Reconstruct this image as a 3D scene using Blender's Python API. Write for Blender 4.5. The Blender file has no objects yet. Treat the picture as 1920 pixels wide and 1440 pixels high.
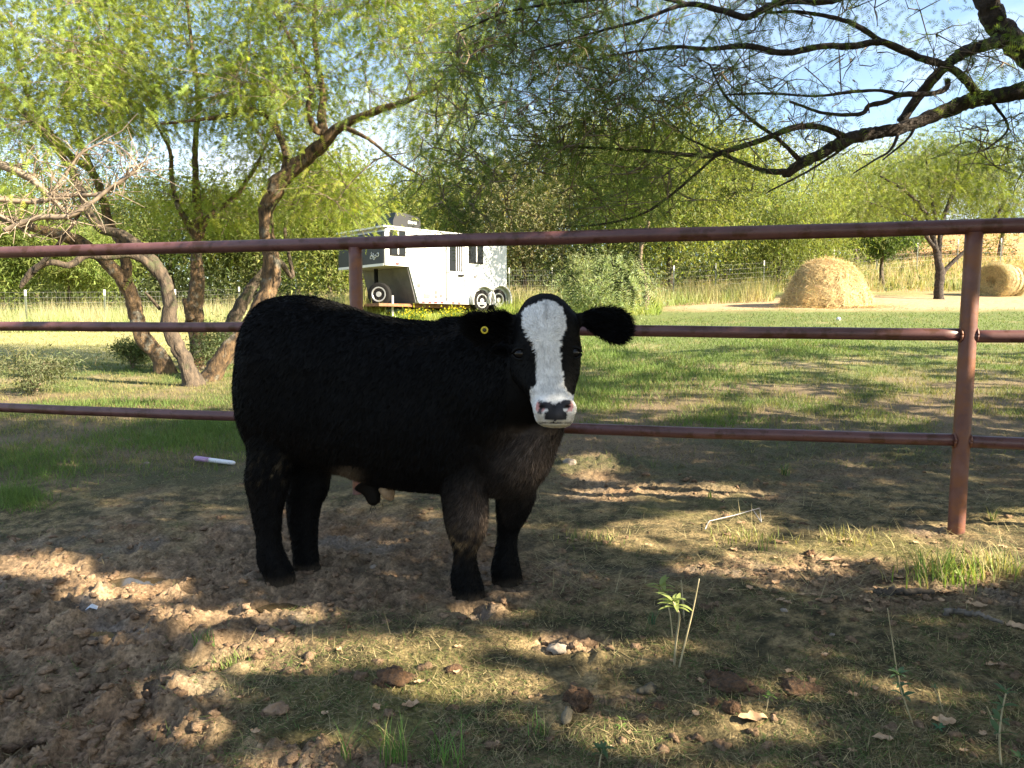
import bpy, math
import numpy as np
from mathutils import Vector, Matrix

# ------------------------------------------------------------------ camera, sky, sun, exposure
SC = bpy.context.scene
COL = SC.collection
F = 1397.0                      # focal length in pixels of the 1920 px wide photograph
PITCH = math.radians(4.5)
EYE = np.array([0.0, 0.0, 1.03])
cam = bpy.data.cameras.new('camera'); cam.lens = 36.0 * F / 1920; cam.sensor_width = 36
cam.clip_start = 0.05; cam.clip_end = 3000
camo = bpy.data.objects.new('camera', cam); COL.objects.link(camo)
camo.location = EYE; camo.rotation_euler = (math.pi / 2 - PITCH, 0, 0)
SC.camera = camo

SUN = np.array([0.80, -0.36, 0.48]); SUN /= np.linalg.norm(SUN)   # towards the sun
ELEV = math.asin(SUN[2]); AZ = math.atan2(SUN[0], SUN[1])
w = bpy.data.worlds.new('World'); SC.world = w; w.use_nodes = True
nt = w.node_tree; nt.nodes.clear()
out = nt.nodes.new('ShaderNodeOutputWorld'); bg = nt.nodes.new('ShaderNodeBackground')
sky = nt.nodes.new('ShaderNodeTexSky'); sky.sky_type = 'NISHITA'; sky.sun_disc = False
sky.sun_elevation = ELEV; sky.sun_rotation = AZ; sky.air_density = 1.0; sky.dust_density = 0.6; sky.ozone_density = 1.2
tc = nt.nodes.new('ShaderNodeTexCoord'); mp = nt.nodes.new('ShaderNodeMapping'); mp.inputs['Scale'].default_value = (1.0, 1.0, 3.0)
cn = nt.nodes.new('ShaderNodeTexNoise'); cn.inputs['Scale'].default_value = 1.9; cn.inputs['Detail'].default_value = 7; cn.inputs['Roughness'].default_value = 0.55
cr = nt.nodes.new('ShaderNodeValToRGB'); cr.color_ramp.elements[0].position = 0.46; cr.color_ramp.elements[1].position = 0.72
mx = nt.nodes.new('ShaderNodeMix'); mx.data_type = 'RGBA'; mx.inputs['B'].default_value = (4.2, 4.5, 5.0, 1)
nt.links.new(tc.outputs['Generated'], mp.inputs['Vector']); nt.links.new(mp.outputs[0], cn.inputs['Vector'])
nt.links.new(cn.outputs['Fac'], cr.inputs['Fac']); nt.links.new(cr.outputs['Color'], mx.inputs['Factor'])
nt.links.new(sky.outputs[0], mx.inputs['A']); nt.links.new(mx.outputs['Result'], bg.inputs['Color'])
bg.inputs['Strength'].default_value = 0.065; nt.links.new(bg.outputs[0], out.inputs['Surface'])
sl = bpy.data.lights.new('sun', 'SUN'); sl.energy = 5.0; sl.angle = math.radians(0.5); sl.color = (1.0, 0.86, 0.64)
so = bpy.data.objects.new('sun', sl); COL.objects.link(so); so.location = (20, -9, 12)
so.rotation_euler = Vector(-SUN).to_track_quat('-Z', 'Y').to_euler()
SC.view_settings.view_transform = 'Standard'; SC.view_settings.look = 'None'; SC.view_settings.gamma = 1.0
SC.view_settings.use_curve_mapping = False; SC.view_settings.exposure = 2.42
SC.render.engine = 'CYCLES'; c = SC.cycles
c.max_bounces = 6; c.diffuse_bounces = 4; c.glossy_bounces = 3; c.transmission_bounces = 3; c.transparent_max_bounces = 4
c.caustics_reflective = False; c.caustics_refractive = False; c.use_denoising = True

# ------------------------------------------------------------------ helpers: rays, noise, meshes
RNG = np.random.default_rng(7)
cp, sp_ = math.cos(PITCH), math.sin(PITCH)
def ray(px, py):
    px, py = np.broadcast_arrays(np.asarray(px, float), np.asarray(py, float)); a = (px - 960) / F; b = (720 - py) / F
    return np.stack([a, cp + b * sp_, -sp_ + b * cp], -1)
def P(px, py, Y):
    r = ray(px, py); return EYE + r * (np.asarray(Y, float) / r[..., 1])[..., None]
def proj(p):
    q = np.asarray(p, float) - EYE
    dep = q[..., 1] * cp - q[..., 2] * sp_; up = q[..., 1] * sp_ + q[..., 2] * cp
    dep = np.where(np.abs(dep) < 1e-6, 1e-6, dep)
    return 960 + F * q[..., 0] / dep, 720 - F * up / dep, dep
def sstep(a, b, x):
    t = np.clip((np.asarray(x, float) - a) / (b - a), 0, 1); return t * t * (3 - 2 * t)
def lerp(a, b, t): return a + (b - a) * t
def _hash(ix, iy, iz, s):
    h = (ix.astype(np.int64) * 374761393 + iy.astype(np.int64) * 668265263 + iz.astype(np.int64) * 2147483647 + s * 1274126177) & 0xFFFFFFFF
    h = ((h ^ (h >> 13)) * 1274126177) & 0xFFFFFFFF
    h = ((h ^ (h >> 16)) * 2246822519) & 0xFFFFFFFF
    return ((h ^ (h >> 15)) & 0xFFFFFF) / float(0x1000000)
def noise2(x, y, s=0):                      # gradient noise about -1..1
    x = np.asarray(x, float); y = np.asarray(y, float)
    ix = np.floor(x); iy = np.floor(y); fx = x - ix; fy = y - iy; z = np.zeros_like(ix)
    u = fx ** 3 * (fx * (fx * 6 - 15) + 10); v = fy ** 3 * (fy * (fy * 6 - 15) + 10)
    def g(dx, dy):
        a = _hash(ix + dx, iy + dy, z, s) * 2 * math.pi
        return np.cos(a) * (fx - dx) + np.sin(a) * (fy - dy)
    return 1.5 * lerp(lerp(g(0, 0), g(1, 0), u), lerp(g(0, 1), g(1, 1), u), v)
def fbm(x, y, o=4, s=0):
    t = 0; a = 1; n = 0
    for k in range(o):
        t = t + a * noise2(x * 2 ** k, y * 2 ** k, s + k); n += a; a *= 0.5
    return t / n
def noise3(x, y, z, s=0):                   # value noise 0..1
    x = np.asarray(x, float); y = np.asarray(y, float); z = np.asarray(z, float)
    ix = np.floor(x); iy = np.floor(y); iz = np.floor(z); fx = x - ix; fy = y - iy; fz = z - iz
    u = fx * fx * (3 - 2 * fx); v = fy * fy * (3 - 2 * fy); q = fz * fz * (3 - 2 * fz)
    def h(a, b, c): return _hash(ix + a, iy + b, iz + c, s)
    return lerp(lerp(lerp(h(0,0,0), h(1,0,0), u), lerp(h(0,1,0), h(1,1,0), u), v),
                lerp(lerp(h(0,0,1), h(1,0,1), u), lerp(h(0,1,1), h(1,1,1), u), v), q)

def link(name, me, m, parent=None):
    o = bpy.data.objects.new(name, me); COL.objects.link(o)
    if m is not None and len(me.materials) == 0: me.materials.append(m)
    if parent is not None:
        o.parent = parent; o.matrix_parent_inverse = Matrix.Translation(-Vector(parent.location)) if parent.type == 'EMPTY' else Matrix.Identity(4)
    return o
def tag(o, label=None, cat=None, group=None, kind=None):
    if label: o['label'] = label
    if cat: o['category'] = cat
    if group: o['group'] = group
    if kind: o['kind'] = kind
    return o
def thing(name, loc, label, cat, group=None):
    o = bpy.data.objects.new(name, None); COL.objects.link(o); o.location = Vector([float(q) for q in loc]); o.empty_display_size = 0.1
    return tag(o, label, cat, group)
def raw_mesh(name, v, loops, starts, cols=None, smooth=False):
    me = bpy.data.meshes.new(name); v = np.asarray(v, np.float32)
    me.vertices.add(len(v)); me.vertices.foreach_set('co', v.ravel())
    loops = np.asarray(loops, np.int32); starts = np.asarray(starts, np.int32)
    me.loops.add(len(loops)); me.loops.foreach_set('vertex_index', loops)
    me.polygons.add(len(starts)); me.polygons.foreach_set('loop_start', starts)
    if cols is not None:
        a = me.color_attributes.new('col', 'FLOAT_COLOR', 'POINT')
        a.data.foreach_set('color', np.concatenate([cols, np.ones((len(cols), 1))], 1).astype(np.float32).ravel())
    me.polygons.foreach_set('use_smooth', np.full(len(starts), bool(smooth)))
    me.update(calc_edges=True); return me
def tri_mesh(name, T, cols=None):           # T: (N,3,3) separate triangles, cols (N,3)
    n = len(T); c3 = None if cols is None else np.repeat(cols, 3, 0)
    return raw_mesh(name, T.reshape(-1, 3), np.arange(n * 3), np.arange(0, n * 3, 3), c3)
def quad_mesh(name, v, q, cols=None, smooth=True):
    q = np.asarray(q); return raw_mesh(name, v, q.ravel(), np.arange(0, q.size, 4), cols, smooth)

class MB:                                   # collects mixed polygons for one mesh object
    def __init__(s): s.v = []; s.f = []; s.c = []; s.n = 0
    def add(s, v, f, col=None):
        v = np.asarray(v, float); s.v.append(v); s.f += [[i + s.n for i in q] for q in f]; s.n += len(v)
        s.c.append(np.tile(np.array(col if col is not None else (1, 1, 1), float), (len(v), 1)) if col is None or np.ndim(col) == 1 else np.asarray(col, float))
    def box(s, c, hx, hy=None, hz=None, ax=None):  # centre, half sizes, axes 3x3
        ax = np.eye(3) if ax is None else np.asarray(ax, float)
        k = np.array([[i, j, l] for l in (-1, 1) for j in (-1, 1) for i in (-1, 1)], float) * [hx, hy, hz]
        s.add(np.asarray(c) + k @ ax, [[0,2,3,1],[4,5,7,6],[0,1,5,4],[2,6,7,3],[0,4,6,2],[1,3,7,5]])
    def tube(s, path, rad, sides=6, rough=0.0, fr=14.0, seed=0, cap=True, fn=None, col=None):
        p = np.asarray(path, float); n = len(p); r = np.broadcast_to(np.asarray(rad, float), (n,))
        t = np.gradient(p, axis=0); t /= np.linalg.norm(t, axis=1)[:, None] + 1e-12
        a = np.array([0, 0, 1.0]) if abs(t[0, 2]) < 0.9 else np.array([1.0, 0, 0])
        u = np.zeros_like(p); b = a - t[0] * a.dot(t[0]); b /= np.linalg.norm(b); u[0] = b
        for i in range(1, n):
            b = u[i-1] - t[i] * u[i-1].dot(t[i]); u[i] = b / (np.linalg.norm(b) + 1e-12)
        wv = np.cross(t, u); an = np.arange(sides) * 2 * math.pi / sides
        rr = np.repeat(r[:, None], sides, 1)
        if rough:
            ln = np.concatenate([[0], np.cumsum(np.linalg.norm(np.diff(p, axis=0), axis=1))])
            L, A = np.meshgrid(ln, an, indexing='ij')
            q = np.stack([np.cos(A) * 2.2, np.sin(A) * 2.2, L * fr * 0.3], -1)
            rr = rr * (1 + rough * 1.3 * (noise3(q[..., 0], q[..., 1], q[..., 2], seed) - 0.5) + rough * 1.2 * (noise3(np.cos(A) * 5, np.sin(A) * 5, L * fr, seed + 3) - 0.5))
        v = p[:, None, :] + rr[..., None] * (np.cos(an)[None, :, None] * u[:, None, :] + np.sin(an)[None, :, None] * wv[:, None, :])
        v = v.reshape(-1, 3); f = []
        for i in range(n - 1):
            o = i * sides
            for j in range(sides):
                k = (j + 1) % sides; f.append([o + j, o + k, o + sides + k, o + sides + j])
        if cap: f.append(list(range(sides))[::-1]); f.append(list(range((n - 1) * sides, n * sides)))
        s.add(v, f, col)
    def mesh(s, name, smooth=True, col=False):
        me = bpy.data.meshes.new(name); v = np.concatenate(s.v)
        loops = np.array([i for q in s.f for i in q], np.int32); ln = np.array([len(q) for q in s.f])
        st = np.concatenate([[0], np.cumsum(ln)[:-1]])
        bpy.data.meshes.remove(me)
        return raw_mesh(name, v, loops, st, np.concatenate(s.c) if col else None, smooth)
    def build(s, name, m, parent=None, smooth=True, col=False): return link(name, s.mesh(name, smooth, col), m, parent)

def spline(pts, n):                         # Catmull-Rom resample (any columns)
    p = np.asarray(pts, float); p = np.vstack([2 * p[0] - p[1], p, 2 * p[-1] - p[-2]]); m = len(p) - 3
    t = np.linspace(0, m - 1e-6, n); i = t.astype(int); f = (t - i)[:, None]
    a, b, c_, d = p[i], p[i + 1], p[i + 2], p[i + 3]
    return 0.5 * (2 * b + (c_ - a) * f + (2 * a - 5 * b + 4 * c_ - d) * f ** 2 + (3 * b - a - 3 * c_ + d) * f ** 3)

# ------------------------------------------------------------------ materials
def mat(name):
    m = bpy.data.materials.new(name); m.use_nodes = True
    return m, m.node_tree, m.node_tree.nodes['Principled BSDF']
def N(t, k, **kw):
    n = t.nodes.new(k)
    for a, v in kw.items():
        if a in n.inputs: n.inputs[a].default_value = v
        else: setattr(n, a, v)
    return n
def noisy(name, c1, c2, scale=20, rough=0.7, bump=0.3, bscale=None, metallic=0.0, attr=False, detail=5, dist=0.01, stretch=None, spec=0.5, c3=None, c3scale=4, c3lo=.55, c3hi=.65):
    m, t, b = mat(name); L = t.links.new
    tcn = N(t, 'ShaderNodeTexCoord'); src = tcn.outputs['Object']
    if stretch:
        mpn = N(t, 'ShaderNodeMapping'); mpn.inputs['Scale'].default_value = stretch; L(src, mpn.inputs['Vector']); src = mpn.outputs[0]
    n = N(t, 'ShaderNodeTexNoise', Scale=scale, Detail=detail, Roughness=0.6); L(src, n.inputs['Vector'])
    r = N(t, 'ShaderNodeValToRGB'); r.color_ramp.elements[0].position = 0.34; r.color_ramp.elements[1].position = 0.68
    r.color_ramp.elements[0].color = (*c1, 1); r.color_ramp.elements[1].color = (*c2, 1); L(n.outputs['Fac'], r.inputs['Fac'])
    col = r.outputs['Color']
    if c3:
        n3 = N(t, 'ShaderNodeTexNoise', Scale=c3scale, Detail=8.0, Roughness=0.65); L(tcn.outputs['Object'], n3.inputs['Vector'])
        r3 = N(t, 'ShaderNodeValToRGB'); r3.color_ramp.elements[0].position = c3lo; r3.color_ramp.elements[1].position = c3hi; L(n3.outputs['Fac'], r3.inputs['Fac'])
        x3 = N(t, 'ShaderNodeMix', data_type='RGBA'); L(r3.outputs['Color'], x3.inputs['Factor']); L(col, x3.inputs['A']); x3.inputs['B'].default_value = (*c3, 1); col = x3.outputs['Result']
    if attr:
        a = N(t, 'ShaderNodeVertexColor', layer_name='col'); x = N(t, 'ShaderNodeMix', data_type='RGBA', blend_type='MULTIPLY')
        x.inputs['Factor'].default_value = 1; L(a.outputs['Color'], x.inputs['A']); L(col, x.inputs['B']); col = x.outputs['Result']
    L(col, b.inputs['Base Color']); b.inputs['Roughness'].default_value = rough; b.inputs['Metallic'].default_value = metallic
    b.inputs['Specular IOR Level'].default_value = spec
    if bump:
        n2 = N(t, 'ShaderNodeTexNoise', Scale=bscale or scale, Detail=6.0, Roughness=0.65); L(src, n2.inputs['Vector'])
        bp = N(t, 'ShaderNodeBump', Strength=bump, Distance=dist); L(n2.outputs['Fac'], bp.inputs['Height']); L(bp.outputs[0], b.inputs['Normal'])
    return m
def plain(name, c, rough=0.5, metallic=0.0, spec=0.5):
    return noisy(name, tuple(q * 0.88 for q in c), c, 6, rough, 0, metallic=metallic, spec=spec)
def leafmat(name, trans=0.45, rough=0.6, tint=(1.15, 1.2, 0.55)):
    m, t, b = mat(name); L = t.links.new
    a = N(t, 'ShaderNodeVertexColor', layer_name='col')
    b.inputs['Roughness'].default_value = rough; b.inputs['Specular IOR Level'].default_value = 0.25; L(a.outputs['Color'], b.inputs['Base Color'])
    tr = N(t, 'ShaderNodeBsdfTranslucent'); x = N(t, 'ShaderNodeMix', data_type='RGBA', blend_type='MULTIPLY'); x.inputs['Factor'].default_value = 1
    L(a.outputs['Color'], x.inputs['A']); x.inputs['B'].default_value = (*tint, 1); L(x.outputs['Result'], tr.inputs['Color'])
    ms = N(t, 'ShaderNodeMixShader'); ms.inputs[0].default_value = trans; L(b.outputs[0], ms.inputs[1]); L(tr.outputs[0], ms.inputs[2])
    L(ms.outputs[0], t.nodes['Material Output'].inputs['Surface']); return m
M = {}
M['leaf'] = leafmat('mesquite_leaf', .52); M['grass'] = leafmat('grass_blade', 0.35); M['straw'] = leafmat('straw', 0.2, 0.7, (1, 1, .9))
M['bark'] = noisy('bark_grey', (.022, .018, .014), (.13, .095, .065), 9, .9, .9, 26, dist=.03, stretch=(2.2, 2.2, .7), c3=(.06, .065, .03), c3scale=3)
M['bark_warm'] = noisy('bark_warm', (.02, .014, .010), (.20, .125, .062), 10, .9, .9, 26, dist=.03, stretch=(2.2, 2.2, .7), c3=(.16, .15, .12), c3scale=5)
M['bark_dark'] = noisy('bark_dark', (.010, .008, .007), (.085, .064, .05), 16, .9, 1.0, 44, dist=.05)
M['twig'] = noisy('twig', (.07, .05, .035), (.24, .18, .12), 14, .85, .3)
M['dead'] = noisy('dead_wood', (.13, .10, .075), (.34, .265, .19), 10, .85, .4)
M['pipe'] = noisy('maroon_pipe_paint', (.080, .032, .032), (.125, .054, .051), 7, .42, .12, 60, dist=.003, c3=(.06, .02, .010), c3scale=11, c3lo=.52, c3hi=.60)
M['pipe_rust'] = noisy('rusty_post_paint', (.09, .032, .026), (.16, .07, .052), 9, .5, .35, 40, dist=.004, c3=(.16, .055, .018), c3scale=10, c3lo=.45, c3hi=.6)
M['calf'] = None
# ------------------------------------------------------------------ terrain
def H(x, y):                                # smooth ground height
    x = np.asarray(x, float); y = np.asarray(y, float)
    r = x / np.maximum(y, 1.5)
    s = lerp(.055, .083, sstep(-.45, -.08, r)) + .013 * sstep(.1, .42, r)
    d = np.clip(y - 5.5, -40, None); sp = np.where(y > -10, 1.2 * np.log1p(np.exp(np.clip(d / 1.2, -30, 30))), 0); sp = np.where(d > 30, d, sp)
    sp = np.minimum(sp, 66 + 0.15 * np.maximum(sp - 66, 0))
    z = s * sp + .085 * sstep(.3, .6, r) * np.clip(y - 31, 0, 45)
    return z
def ell(px, py, L, soft=.35):
    m = np.zeros_like(px)
    for (cx, cy, rx, ry) in L:
        d = np.sqrt(((px - cx) / rx) ** 2 + ((py - cy) / ry) ** 2); m = np.maximum(m, 1 - sstep(1 - soft, 1 + soft, d))
    return m
MUD = [(200, 1150, 430, 120), (560, 1050, 420, 90), (760, 1105, 420, 60), (110, 1360, 330, 130), (1240, 922, 240, 32), (1110, 880, 90, 40), (1480, 1080, 260, 28), (1790, 1125, 260, 34), (600, 1430, 170, 26), (1060, 1205, 80, 22), (1640, 870, 400, 40), (1500, 850, 460, 40), (1250, 850, 240, 30)]
def masks(x, y):
    px, py, dep = proj(np.stack([x, y, np.zeros_like(x)], -1))
    px = np.where(y < .8, 960 + x * 500, px); py = np.where(y < .8, 1900, py)
    n1 = fbm(x * 1.6, y * 1.6, 4, 11); n2 = fbm(x * 4.3, y * 4.3, 3, 12)
    m = ell(px + 120 * n1 + 50 * n2, py + 45 * n1 + 22 * n2, MUD)
    m = np.maximum(m, .75 * sstep(.25, .5, n1 + .25 * n2) * sstep(5.6, 4.4, y))
    return px, py, m
rp = np.random.default_rng(3)
PITS = []
for k in range(230):
    a = rp.uniform(0, 1000); b = rp.uniform(900, 1430)
    q = ray(a, b); t = -EYE[2] / q[2]; g = EYE + q * t
    PITS.append((g[0], g[1], rp.uniform(.035, .07), rp.uniform(.4, 1)))
PUDDLE = []
for (a, b, rx, ry) in [(250, 1084, .12, .065), (530, 1132, .085, .05), (205, 1185, .09, .05)]:
    q = ray(a, b); g = EYE - q * EYE[2] / q[2]; PUDDLE.append((g[0], g[1], rx, ry))
def micro(x, y, near=True):                 # mud relief on top of H
    px, py, m = masks(x, y)
    fade = sstep(14, 5, y) * sstep(-2, .5, y)
    wx = x + .05 * noise2(x * 5, y * 5, 31); wy = y + .05 * noise2(x * 5, y * 5, 32)
    big = fbm(x * 1.3, y * 1.3, 3, 21) * .03
    rid = (1 - np.abs(noise2(wx * 6, wy * 6, 22))) ** 2
    bil = np.abs(noise2(wx * 13, wy * 13, 23)); sm = np.abs(noise2(wx * 29, wy * 29, 24)); fi = noise2(wx * 60, wy * 60, 25)
    mud = .024 * rid * (.5 + .5 * noise2(x * 3, y * 3, 26)) + .022 * bil * rid + .022 * sm * (.35 + bil) + .009 * fi + .009 * np.abs(noise2(wx * 95, wy * 95, 30)) - .026
    flat = .010 * fbm(x * 7, y * 7, 3, 27) + .007 * np.abs(noise2(x * 38, y * 38, 28)) + .005 * np.abs(noise2(x * 90, y * 90, 33)) + .02 * sstep(.35, .6, noise2(x * 2.5 + 7, y * 2.5, 29)) * bil
    z = big + m * mud + (1 - m) * flat
    if near:
        for (gx, gy, r, k) in PITS:
            s = (np.abs(x - gx) < 3 * r) & (np.abs(y - gy) < 3 * r)
            if s.any():
                d = np.hypot(x[s] - gx, (y[s] - gy)) / r
                z[s] += m[s] * k * (-.034 * np.exp(-d ** 2 * 1.3) + .016 * np.exp(-((d - 1.5) / .45) ** 2))
        for (gx, gy, rx, ry) in PUDDLE:
            s = (np.abs(x - gx) < 3 * rx) & (np.abs(y - gy) < 3 * ry)
            if s.any():
                d = np.hypot((x[s] - gx) / rx, (y[s] - gy) / ry); k = np.exp(-(d / 1.1) ** 4)
                z[s] = z[s] * (1 - k) + (-.035) * k
    for (gx, gy) in ((-.163, 2.76), (-.022, 2.90), (-.93, 2.96), (-.845, 3.07)):
        k = np.exp(-(np.hypot(x - gx, y - gy) / .085) ** 4); z = z * (1 - k) + (-.004) * k; d = np.hypot(x - gx, y - gy); z = np.where((y < gy) & (d < .4), np.minimum(z, .006 + .05 * np.clip((d - .1) / .3, 0, 1)), z)
    return z * fade + .05 * fbm(x * .35, y * .35, 3, 40) * sstep(6, 12, y) * sstep(60, 30, y)
def GZ(x, y):
    x = np.atleast_1d(np.asarray(x, float)); y = np.atleast_1d(np.asarray(y, float)); return H(x, y) + micro(x, y)
def G(px, py):                              # point on the smooth ground seen at a pixel (vectorised march)
    r = ray(px, py); shp = r.shape[:-1]; r = r.reshape(-1, 3); r = r / r[:, 1:2]
    lo = np.full(len(r), 1.0); hi = np.full(len(r), np.nan); ys = np.concatenate([np.arange(1.2, 8, .1), np.geomspace(8, 160, 140)])
    prev = np.full(len(r), 1.0)
    for yv in ys:
        pz = EYE[2] + r[:, 2] * yv; below = (pz < H(r[:, 0] * yv, np.full(len(r), yv))) & np.isnan(hi)
        hi[below] = yv; lo[below] = prev[below]; prev[:] = yv
    bad = np.isnan(hi); hi[bad] = 160; lo[bad] = 159
    for k in range(14):
        mid = (lo + hi) / 2; b = EYE[2] + r[:, 2] * mid < H(r[:, 0] * mid, mid); hi = np.where(b, mid, hi); lo = np.where(b, lo, mid)
    p = EYE + r * hi[:, None]; p[bad] = np.nan
    return p.reshape(*shp, 3)
def onground(px, py):
    g = G(np.array([float(px)]), np.array([float(py)]))[0]; g[2] = GZ(g[0], g[1])[0]; return g

ys = [-300, -150, -70, -30, -12, -5, -2, -.8, 0, .5, .9, 1.2, 1.4]
while ys[-1] < 6: ys.append(ys[-1] * 1.0048)
while ys[-1] < 60: ys.append(ys[-1] * 1.014)
while ys[-1] < 900: ys.append(ys[-1] * 1.08)
ys = np.array(ys)
rd = np.linspace(-.86, .86, 530); ex = [.9]
while ex[-1] < 260: ex.append(ex[-1] * 1.12)
rs = np.concatenate([-np.array(ex[::-1]), rd, np.array(ex)])
RR, YY = np.meshgrid(rs, ys); XX = np.clip(RR * np.maximum(YY, 1.4), -900, 900)
sh = XX.shape; x = XX.ravel(); y = YY.ravel()
z = H(x, y) + micro(x, y)
px, py, mm = masks(x, y)
qx, qy, _ = proj(np.stack([x, y, H(x, y)], -1))
n1 = fbm(x * 1.1, y * 1.1, 4, 51); n2 = fbm(x * 7, y * 7, 4, 52); n3 = fbm(x * 24, y * 24, 3, 53); n4 = fbm(x * .25, y * .25, 3, 54)
def c3(*a): return np.array(a)[None, :]
olive = lerp(c3(.07, .06, .03), c3(.28, .21, .105), sstep(-.35, .45, n2 + .5 * n3)[:, None])
olive = lerp(olive, c3(.17, .16, .05), (.6 * sstep(.0, .5, n1))[:, None])
mud = lerp(c3(.14, .098, .06), c3(.31, .215, .13), sstep(-.5, .5, n2 + .5 * n3)[:, None])
mud = lerp(mud, c3(.28, .165, .09), (.6 * sstep(.15, .5, fbm(x * 2.3, y * 2.3, 3, 55)))[:, None])
mud = lerp(mud, c3(.23, .20, .17), (.55 * sstep(.1, .5, fbm(x * 3.1, y * 3.1, 3, 56)))[:, None])
col = lerp(olive, mud, mm[:, None])
gsoil = lerp(c3(.17, .125, .075), c3(.09, .085, .04), sstep(-.35, .25, n1 + .4 * n2 + .5 * n3)[:, None])
col = lerp(col, gsoil, sstep(4.0, 5.2, y + .8 * n1)[:, None])
lawn = lerp(c3(.25, .21, .11), c3(.125, .155, .05), sstep(-.45, .15, n1 + .3 * n2 + .5 * sstep(9, 16, y) - .1)[:, None])
col = lerp(col, lawn, sstep(7.5, 11, y + n1)[:, None])
left = sstep(-.18, -.3, x / np.maximum(y, 1)) * sstep(11.5, 14.5, y)
col = lerp(col, c3(.36, .33, .15) * (1 + .3 * n2[:, None]), (left * .9)[:, None])
road = sstep(.16, .24, x / np.maximum(y, 1) + .05 * n4) * sstep(588, 576, qy + 4 * n1) * sstep(19, 20.5, y) * sstep(31, 26, y)
col = lerp(col, c3(.42, .29, .17) * (1 + .25 * n2[:, None]), road[:, None])
far = sstep(25, 31, y + 2 * n4)
col = lerp(col, lerp(c3(.33, .24, .12), c3(.18, .20, .07), sstep(-.2, .3, n4 + .3 * n1)[:, None]), far[:, None])
col = lerp(col, c3(.46, .25, .11) * (1 + .2 * n2[:, None]), (sstep(.47, .58, x / np.maximum(y, 1) + .05 * n4) * sstep(34, 40, y) * sstep(90, 70, y))[:, None])
col = np.clip(col * (1 + .32 * n3[:, None]), .01, .6)
nr, nc = sh; idx = np.arange(nr * nc).reshape(nr, nc)
quads = np.stack([idx[:-1, :-1], idx[:-1, 1:], idx[1:, 1:], idx[1:, :-1]], -1).reshape(-1, 4)
M['ground'] = noisy('ground_soil', (.5, .5, .5), (1.35, 1.35, 1.35), 80, .93, .8, 110, attr=True, detail=9, dist=.016, spec=.2)
ground = link('ground', quad_mesh('ground', np.stack([x, y, z], -1), quads, col), M['ground']); tag(ground, kind='structure')
mw, tw, bw = mat('muddy_water'); bw.inputs['Base Color'].default_value = (.06, .045, .025, 1); bw.inputs['Roughness'].default_value = .06
for (gx, gy, rx, ry) in PUDDLE:
    an = np.linspace(0, 2 * math.pi, 40, endpoint=False); rr = 1.1 + .18 * noise2(np.cos(an) * 2 + gx, np.sin(an) * 2, 5)
    v = np.stack([gx + rx * rr * np.cos(an), gy + ry * rr * np.sin(an), np.full(40, -.016)], -1)
    mb = MB(); mb.add(np.vstack([v, v - [0, 0, .004]]), [list(range(40))] + [[i, i + 40, (i + 1) % 40 + 40, (i + 1) % 40] for i in range(40)])
    tag(mb.build('puddle', mw, None, False), kind='structure')

# ------------------------------------------------------------------ pipe fence
def fence_y(x): return 4.33 - .225 * (x + .90)
FD = np.array([1, -.225, 0]); FD = FD / np.linalg.norm(FD)
fb = np.array([-.90, 4.33, 0.])
fen = thing('pipe_fence', fb, 'maroon painted steel pipe fence with three rails running behind the black calf', 'fence')
pxs = [(-4.15, 0), (-.90, 0), (2.205, .0), (5.35, 0)]
for (xx, _) in pxs:
    yy = fence_y(xx); zg = GZ(xx, yy)[0]
    mb = MB(); hh = np.concatenate([[zg - .3], np.linspace(zg - .02, 1.475, 24)])
    lean = .012 if abs(xx - 2.205) < .1 else 0
    mb.tube(np.stack([np.full(25, xx) + lean * hh * (xx > 2), np.full(25, yy), hh], -1), .0385, 24, .02, 20, int(abs(xx) * 10)); mb.build('post', M['pipe_rust'], fen)
def rail(xa, xb, za, zb, r, nm='rail', sag=0.0):
    t = np.linspace(0, 1, 30)[:, None]; a = np.array([xa, fence_y(xa), za]); b = np.array([xb, fence_y(xb), zb])
    p = a + (b - a) * t; p[:, 2] -= sag * 4 * t[:, 0] * (1 - t[:, 0]); mb = MB(); p[:, 2] += .004 * noise2(p[:, 0] * 1.3 + za * 7, p[:, 0] * 0, 77); p[:, 1] += .004 * noise2(p[:, 0] * 1.1 + za * 9, p[:, 0] * 0 + 3, 78); mb.tube(p, r, 20); return mb.build(nm, M['pipe'], fen)
rail(-7.0, 8.0, 1.500, 1.502, .0365, 'top_rail')
for i in range(3):
    xa, xb = pxs[i][0] + .005, pxs[i + 1][0] + .004
    rail(xa, xb, [1.03, 1.025, .978][i], [1.02, .985, .978][i], .0305, 'rail', .004)
    rail(xa, xb, [.50, .475, .462][i], [.477, .468, .455][i], .0305, 'rail', .006)
rail(-7, -4.18, 1.03, 1.03, .0305); rail(-7, -4.18, .5, .5, .0305)
for (xx, _) in pxs[1:3]:                    # weld beads
    for zz in ((1.025, .476) if xx < 0 else (.982, .465)):
        for s in (-1, 1):
            an = np.linspace(0, 2 * math.pi, 25); c0 = np.array([xx + s * .034 + (.012 * zz if xx > 2 else 0), fence_y(xx) - s * .007, zz])
            nv = np.cross(FD, [0, 0, 1]); q = c0 + .0325 * (np.cos(an)[:, None] * nv + np.sin(an)[:, None] * np.array([0, 0, 1.])); mb = MB(); mb.tube(q, .006, 6, .5, 60, 2); mb.build('weld_bead', M['pipe_rust'], fen)
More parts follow.
